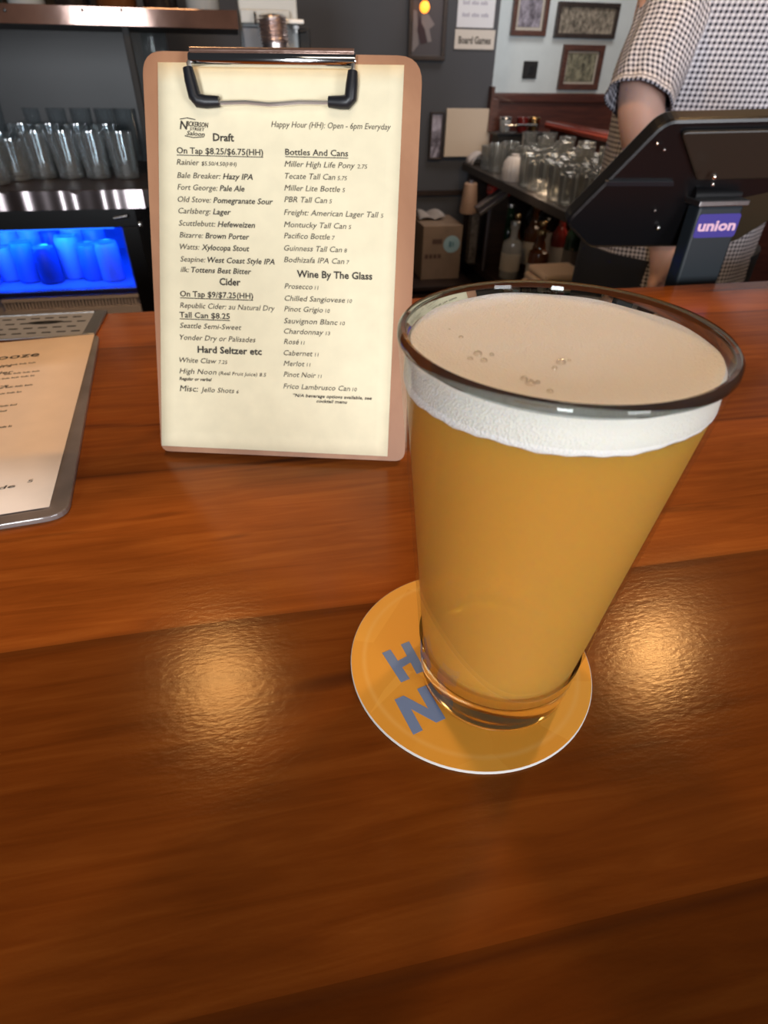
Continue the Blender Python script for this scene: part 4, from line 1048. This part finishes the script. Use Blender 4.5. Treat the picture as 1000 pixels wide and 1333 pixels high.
def lower_shelf_things():
    z = LZ + .0003
    # red box and grey tray leaning above, carried by a small wire stand
    f = mat('grey tin', (.13, .12, .14), .35, .6)
    p = at(636, 243, 2.62); p.z = min(p.z, -.243)
    b = thing('red_tin', 'glossy red rounded tin on a dark stand, just below the glass shelf', 'tin', (1.03, 2.66, z))
    MB().box(1.00, 1.075, 2.635, 2.695, z, -.258).build('stand', M['dark_wood'], b, bevel=.003)
    MB().box(.99, 1.082, 2.63, 2.70, -.258, -.212).build('tin_body', mat('glossy red', (.40, .018, .014), .2, coat=.8), b, bevel=.012, seg=4)
    MB().box(1.03, 1.055, 2.655, 2.675, -.212, -.203).build('lid_knob', M['brass'], b, bevel=.003)
    tr = thing('grey_tray', 'narrow grey tin tray leaning aslant in front of the red box', 'tray', (1.0, 2.58, z))
    a = at(624, 276, 2.56); c = at(660, 250, 2.56); dn = Vector((.10, .02, -1)).normalized()
    u = (c - a); L_ = u.length; u.normalize(); nv = Vector((0, -1, 0)); w = u.cross(nv).normalized()
    TT = lambda q: a + u * q.x + w * q.z + nv * q.y * -1
    MB().box(0, L_, 0, .05, -.016, .012, T=TT).build('pan', f, tr, bevel=.002)
    MB().box(0, L_, -.004, 0, .004, .016, T=TT).box(0, L_, -.004, 0, -.020, -.010, T=TT).build('rolled_edges', M['steel'], tr, bevel=.001)
    q = a + u * (L_ * .5) + Vector((0, .03, -.012)); MB().tube([q, Vector((q.x, q.y, z))], .006, 8).build('prop', f, tr)
    mg = thing('beige_mug', 'beige cone-shaped cup turned on its side at the end of the lower shelf', 'cup', tuple(at(609, 255, 2.80)))
    cc = at(606, 256, 2.78)
    MB().lathe([(0, 0), (.036, 0), (.040, .006), (.028, .115), (.024, .118), (0, .118)], 24, (cc.x + .0, 2.72, cc.z - .055)).build('cup_body', mat('beige enamel', (.42, .27, .19), .45), mg)
    MB().lathe([(.0, .118), (.012, .118), (.010, .128), (0, .129)], 16, (cc.x + .0, 2.72, cc.z - .055)).build('cap', f, mg)
    MB().box(cc.x + .012, cc.x + .05, 2.695, 2.745, z, cc.z - .055).build('stand', mat('mottled stone', (.10, .085, .075), .6, var=.5, vscale=60), mg, bevel=.006)
    # bottles
    grp = 'bottles on the lower right shelf'
    spec = [('jug', 'green_b', 1.145, 2.77, 'squat green glass jug on the lower right shelf'), ('spirit', 'dark_b', 1.24, 2.71, 'dark slim bottle just right of the green jug'),
            ('beer', 'amber_b', 1.10, 2.57, 'amber bottle right of the green jug on the lower shelf'), ('square', 'clear_b', 1.055, 2.48, 'pale squat bottle with a silver cap, mid lower shelf'),
            ('spirit', 'amber_b', 1.165, 2.54, 'tall amber bottle behind the pale squat bottle, lower shelf'), ('wine', 'dark_b', 1.255, 2.62, 'dark wine bottle at the back of the lower shelf'),
            ('beer', 'amber_b', 1.150, 2.42, 'small amber bottle right of the pale squat bottle'), ('spirit', 'red_b', 1.245, 2.44, 'red bottle on the lower shelf left of the terminal'),
            ('square', 'amber_b', 1.10, 2.31, 'squat amber bottle above the folded towels'), ('wine', 'green_b', 1.24, 2.30, 'green wine bottle half behind the terminal'), ('spirit', 'clear_b', 1.29, 2.83, 'pale slim bottle at the back wall end of the lower shelf')]
    for k, m, x, y, lab in spec:
        bottle(k, m, (x, y, z), lab, grp, 'brass' if m in ('amber_b', 'dark_b', 'red_b') else 'cap', m != 'green_b')
    # tan towel and grey tub at the near end
    p = at(720, 352, 1.98)
    tb = thing('grey_tub', 'grey plastic tub on the near end of the lower shelf, beside the hand', 'tub', (1.15, 1.85, z))
    prf = [(0, 0), (.075, 0), (.085, .004), (.098, .150), (.104, .150), (.104, .158), (.094, .158), (.080, .010), (0, .010)]
    c0 = (1.16, 1.82, z)
    MB().lathe(prf[:5] + prf[6:], 32, c0).build('tub_body', mat('grey plastic', (.20, .19, .18), .5), tb)
    MB().lathe([(.094, .150), (.106, .150), (.106, .160), (.094, .160)], 32, c0, close=True).build('rolled_rim', mat('light grey plastic', (.27, .26, .25), .5), tb)
    cl = thing('towel_stack', 'stack of folded tan towels on the lower shelf behind the pint glass rim', 'towels', (1.09, 2.1, z))
    tm = mat('tan towelling', (.80, .62, .48), .95, bump=.6, bscale=260)
    for i in range(5):
        o = .008 * math.sin(i * 2.1)
        MB().box(1.00 + o, 1.17 + o, 2.03 - o, 2.20 - o, z + i * .027, z + i * .027 + .026).build('folded_towel', tm, cl, bevel=.011, seg=3)
lower_shelf_things()

# ------------------------------------------------------------------ the person behind the bar
def person():
    root = thing('person', 'person in a black and white checked shirt standing behind the payment terminal, one arm lowered', 'person', (.90, 1.23, FLOOR))
    skin, N, L, P = nodes_of('skin')
    P.inputs['Base Color'].default_value = (.72, .45, .37, 1); P.inputs['Roughness'].default_value = .5
    P.inputs['Subsurface Weight'].default_value = .25; P.inputs['Subsurface Radius'].default_value = (.01, .004, .002)
    bm = bmesh.new(); lay = bm.verts.layers.skin.verify()
    def V(p, r, r2=None, rt=False):
        v = bm.verts.new(p); v[lay].radius = (r, r2 or r); v[lay].use_root = rt; return v
    def chain(a, pts):
        for p, *r in pts:
            v = V(p, *r); bm.edges.new((a, v)); a = v
        return a
    pel = V((.90, 1.24, -.10), .13, .10, True)
    chest = chain(pel, [((.90, 1.24, .05), .125, .10), ((.90, 1.24, .22), .14, .10), ((.90, 1.24, .36), .12, .09)])
    neck = chain(chest, [((.90, 1.235, .47), .055), ((.895, 1.21, .53), .055)])
    head = chain(neck, [((.893, 1.20, .585), .075, .085), ((.893, 1.20, .65), .082, .095), ((.893, 1.205, .71), .065, .07)])
    # the arm by the shirt cuff hangs forward behind the terminal
    def arm(sx, sh, el, wr, hand):
        a = chain(chest, [(sh, .050), (tuple((Vector(sh) + Vector(el)) / 2), .048), (el, .042), (tuple(Vector(el).lerp(Vector(wr), .35)), .041), (wr, .027)])
        d = (Vector(hand) - Vector(wr)).normalized(); side = d.cross(Vector((0, 1, 0))).normalized(); nrm = side.cross(d).normalized()
        w = Vector(wr)
        palm0 = chain(a, [(tuple(w + d * .025), .030, .020), (tuple(w + d * .065), .036, .018)])
        for i, (o, ln) in enumerate(((-.030, .068), (-.010, .078), (.010, .074), (.029, .058))):
            k = w + d * .092 + side * o
            f1 = k + d * ln * .45 - nrm * .010; f2 = k + d * ln * .75 - nrm * .024; f3 = k + d * ln * .95 - nrm * .040
            chain(palm0, [(tuple(k), .0105), (tuple(f1), .0092), (tuple(f2), .0085), (tuple(f3), .007)])
        s = -1 if sx < 0 else 1
        t0 = w + d * .035 - side * .030 * s
        chain(palm0, [(tuple(w + d * .045 - side * .034 * s), .013), (tuple(w + d * .075 - side * .052 * s - nrm * .012), .0115), (tuple(w + d * .102 - side * .055 * s - nrm * .022), .009)])
    arm(-1, (.748, 1.235, .355), (.682, 1.135, .14), (.768, 1.085, -.055), (.800, 1.075, -.15))
    arm(1, (1.048, 1.235, .355), (1.14, 1.21, .12), (1.13, 1.06, -.06), (1.12, 1.02, -.15))
    for s in (-1, 1):
        hip = chain(pel, [((.90 + s * .09, 1.24, -.22), .095), ((.90 + s * .10, 1.235, -.58), .065), ((.90 + s * .105, 1.245, -.80), .055), ((.90 + s * .105, 1.25, FLOOR + .08), .038)])
        chain(hip, [((.90 + s * .11, 1.17, FLOOR + .04), .036), ((.90 + s * .115, 1.08, FLOOR + .03), .030)])
    me = bpy.data.meshes.new('body'); bm.to_mesh(me); bm.free()
    o = bpy.data.objects.new('body', me); COL.objects.link(o)
    o.modifiers.new('Skin', 'SKIN').use_smooth_shade = True
    s = o.modifiers.new('Sub', 'SUBSURF'); s.levels = 2; s.render_levels = 2
    dg = bpy.context.evaluated_depsgraph_get(); dg.update()
    m2 = bpy.data.meshes.new_from_object(o.evaluated_get(dg)); bpy.data.objects.remove(o)
    m2.polygons.foreach_set('use_smooth', [True] * len(m2.polygons)); m2.materials.clear(); m2.materials.append(skin)
    body = bpy.data.objects.new('body', m2); COL.objects.link(body); body.parent = root; body.matrix_parent_inverse = Matrix.Translation(-Vector(root.location))
    hair = mat('brown hair', (.05, .028, .018), .7)
    MB().lathe([(.0, .09)] + [(.094 * math.sin(PI * k / 16), .09 * math.cos(PI * k / 16)) for k in range(1, 9)] + [(.088, -.02)], 28, (.893, 1.215, .675)).build('hair', hair, root)
    fc = MB()
    MB().lathe([(.0001, 0), (.012, .001), (.013, .014), (.009, .030), (.005, .048), (.0001, .050)], 14, (.893, 1.108, .598)).build('nose', skin, root)
    MB().tube([(.868, 1.120, .578), (.880, 1.113, .576), (.893, 1.111, .577), (.906, 1.113, .576), (.918, 1.120, .578)], [.003, .006, .007, .006, .003], 10, squash=.7).build('mouth', mat('lip', (.45, .17, .14), .5), root)
    for s in (-1, 1): MB().lathe([(.0001, -.030), (.008, -.024), (.013, 0), (.014, .016), (.008, .028), (.0001, .031)], 12, (.893 + s * .084, 1.205, .625)).build('ear', skin, root)
    for s in (-1, 1):
        fc.lathe([(.010 * math.sin(PI * k / 8) + 1e-6, -.010 * math.cos(PI * k / 8)) for k in range(9)], 12, (.893 + s * .03, 1.118, .645))
    fc.build('eyes', mat('eye', (.6, .6, .6), .2), root)
    # checked shirt: cloth with a gingham weave, folds running down
    ch, N, L, P = nodes_of('black and white check')
    uv = N.new('ShaderNodeUVMap'); uv.uv_map = 'cloth'
    sx = N.new('ShaderNodeSeparateXYZ'); L.new(uv.outputs[0], sx.inputs[0])
    def band(out, per):
        m = N.new('ShaderNodeMath'); m.operation = 'MULTIPLY'; m.inputs[1].default_value = 1 / per; L.new(out, m.inputs[0])
        f = N.new('ShaderNodeMath'); f.operation = 'FRACT'; L.new(m.outputs[0], f.inputs[0])
        g = N.new('ShaderNodeMath'); g.operation = 'GREATER_THAN'; g.inputs[1].default_value = .5; L.new(f.outputs[0], g.inputs[0]); return g
    a = band(sx.outputs['X'], .0080); b = band(sx.outputs['Y'], .0080)
    ad = N.new('ShaderNodeMath'); ad.operation = 'ADD'; L.new(a.outputs[0], ad.inputs[0]); L.new(b.outputs[0], ad.inputs[1])
    r = N.new('ShaderNodeValToRGB'); r.color_ramp.interpolation = 'CONSTANT'; e = r.color_ramp.elements
    e[0].position = 0; e[0].color = (.74, .74, .80, 1); e[1].position = .9; e[1].color = (.012, .012, .022, 1); k = e.new(.25); k.color = (.40, .40, .47, 1)
    hv = N.new('ShaderNodeMath'); hv.operation = 'MULTIPLY'; hv.inputs[1].default_value = .5; L.new(ad.outputs[0], hv.inputs[0])
    L.new(hv.outputs[0], r.inputs['Fac']); L.new(r.outputs['Color'], P.inputs['Base Color']); P.inputs['Roughness'].default_value = .85
    def loft(rings, name, closed_top=False, seg=96, thick=.0025, ph=0):
        """rings: centre, axis u, axis v, ru, rv, fold"""
        vs = []; fs = []; uvs = []; dist = 0
        for i, (c, u, v, ru, rv, fo) in enumerate(rings):
            c = Vector(c); u = Vector(u).normalized(); v = Vector(v).normalized()
            if i: dist += (c - Vector(rings[i - 1][0])).length
            per = PI * (ru + rv)
            for k in range(seg + 1):
                q = 2 * PI * k / seg
                w = 1 + fo * (math.sin(7 * q + ph + .25 * i) + .6 * math.sin(13 * q - .2 * i + ph))
                p = c + u * math.cos(q) * ru * w + v * math.sin(q) * rv * w
                vs.append(p); uvs.append((k / seg * per, dist))
        n = seg + 1
        for i in range(len(rings) - 1):
            for k in range(seg): fs.append((i * n + k, i * n + k + 1, (i + 1) * n + k + 1, (i + 1) * n + k))
        mb = MB(); mb.add(vs, fs, 0, True); ob = mb.build(name, ch, root, fix=False)
        l = ob.data.uv_layers.new(name='cloth')
        for lp in ob.data.loops: l.data[lp.index].uv = uvs[lp.vertex_index]
        md = ob.modifiers.new('Solid', 'SOLIDIFY'); md.thickness = thick; md.offset = 0
        return ob
    X, Y, Z = (1, 0, 0), (0, 1, 0), (0, 0, 1)
    R = []
    for i in range(40):
        f = i / 39; z = -.27 + f * .73
        if z < .30: ru = .178 + .012 * math.sin(3 * f) - .010 * max(0, z); rv = .145 - .01 * f
        else: g = (z - .30) / .16; ru = .180 - .108 * g ** 3.2; rv = .134 - .062 * g ** 2.6
        R.append(((.897, 1.235, z), X, Y, ru, rv, .020 * (1 - f * .6)))
    shirt = loft(R, 'shirt')
    sl = []
    for sgn, A, B in ((-1, (.790, 1.235, .372), (.682, 1.135, .158)), (1, (1.006, 1.235, .372), (1.145, 1.205, .115))):
        d = (Vector(B) - Vector(A)).normalized(); u = d.cross(Vector(Y)).normalized(); v = u.cross(d).normalized(); rings = []
        for i in range(22):
            f = i / 21; rings.append((Vector(A).lerp(Vector(B), f), u, v, .068 - .014 * f + .003 * math.sin(9 * f) + .010 * (1 - f) ** 4, .068 - .015 * f + .010 * (1 - f) ** 4, .022))
        c = rings[-1][0]
        for q, dr in ((.002, .004), (.004, .004)): rings.append((c + d * q * 3, u, v, .055 + dr, .053 + dr, .02))
        loft(rings, 'sleeve', ph=sgn)
    pk = MB(); pk.box(.815, .905, 1.085, 1.092, .14, .245); 
    jeans = mat('dark denim', (.018, .022, .035), .8)
    tr = MB()
    for s in (-1, 1):
        tr.tube([(.90 + s * .075, 1.24, -.12), (.90 + s * .09, 1.24, -.30), (.90 + s * .10, 1.24, -.60), (.90 + s * .105, 1.25, FLOOR + .07)], [.125, .115, .085, .075], 24)
    tr.build('trousers', jeans, root)
    for s in (-1, 1):
        MB().tube([(.90 + s * .105, 1.30, FLOOR + .045), (.90 + s * .107, 1.22, FLOOR + .055), (.90 + s * .112, 1.12, FLOOR + .042), (.90 + s * .115, 1.03, FLOOR + .035)], [.040, .054, .046, .030], 18, squash=.8).build('shoe', M['black_soft'], root)
person()
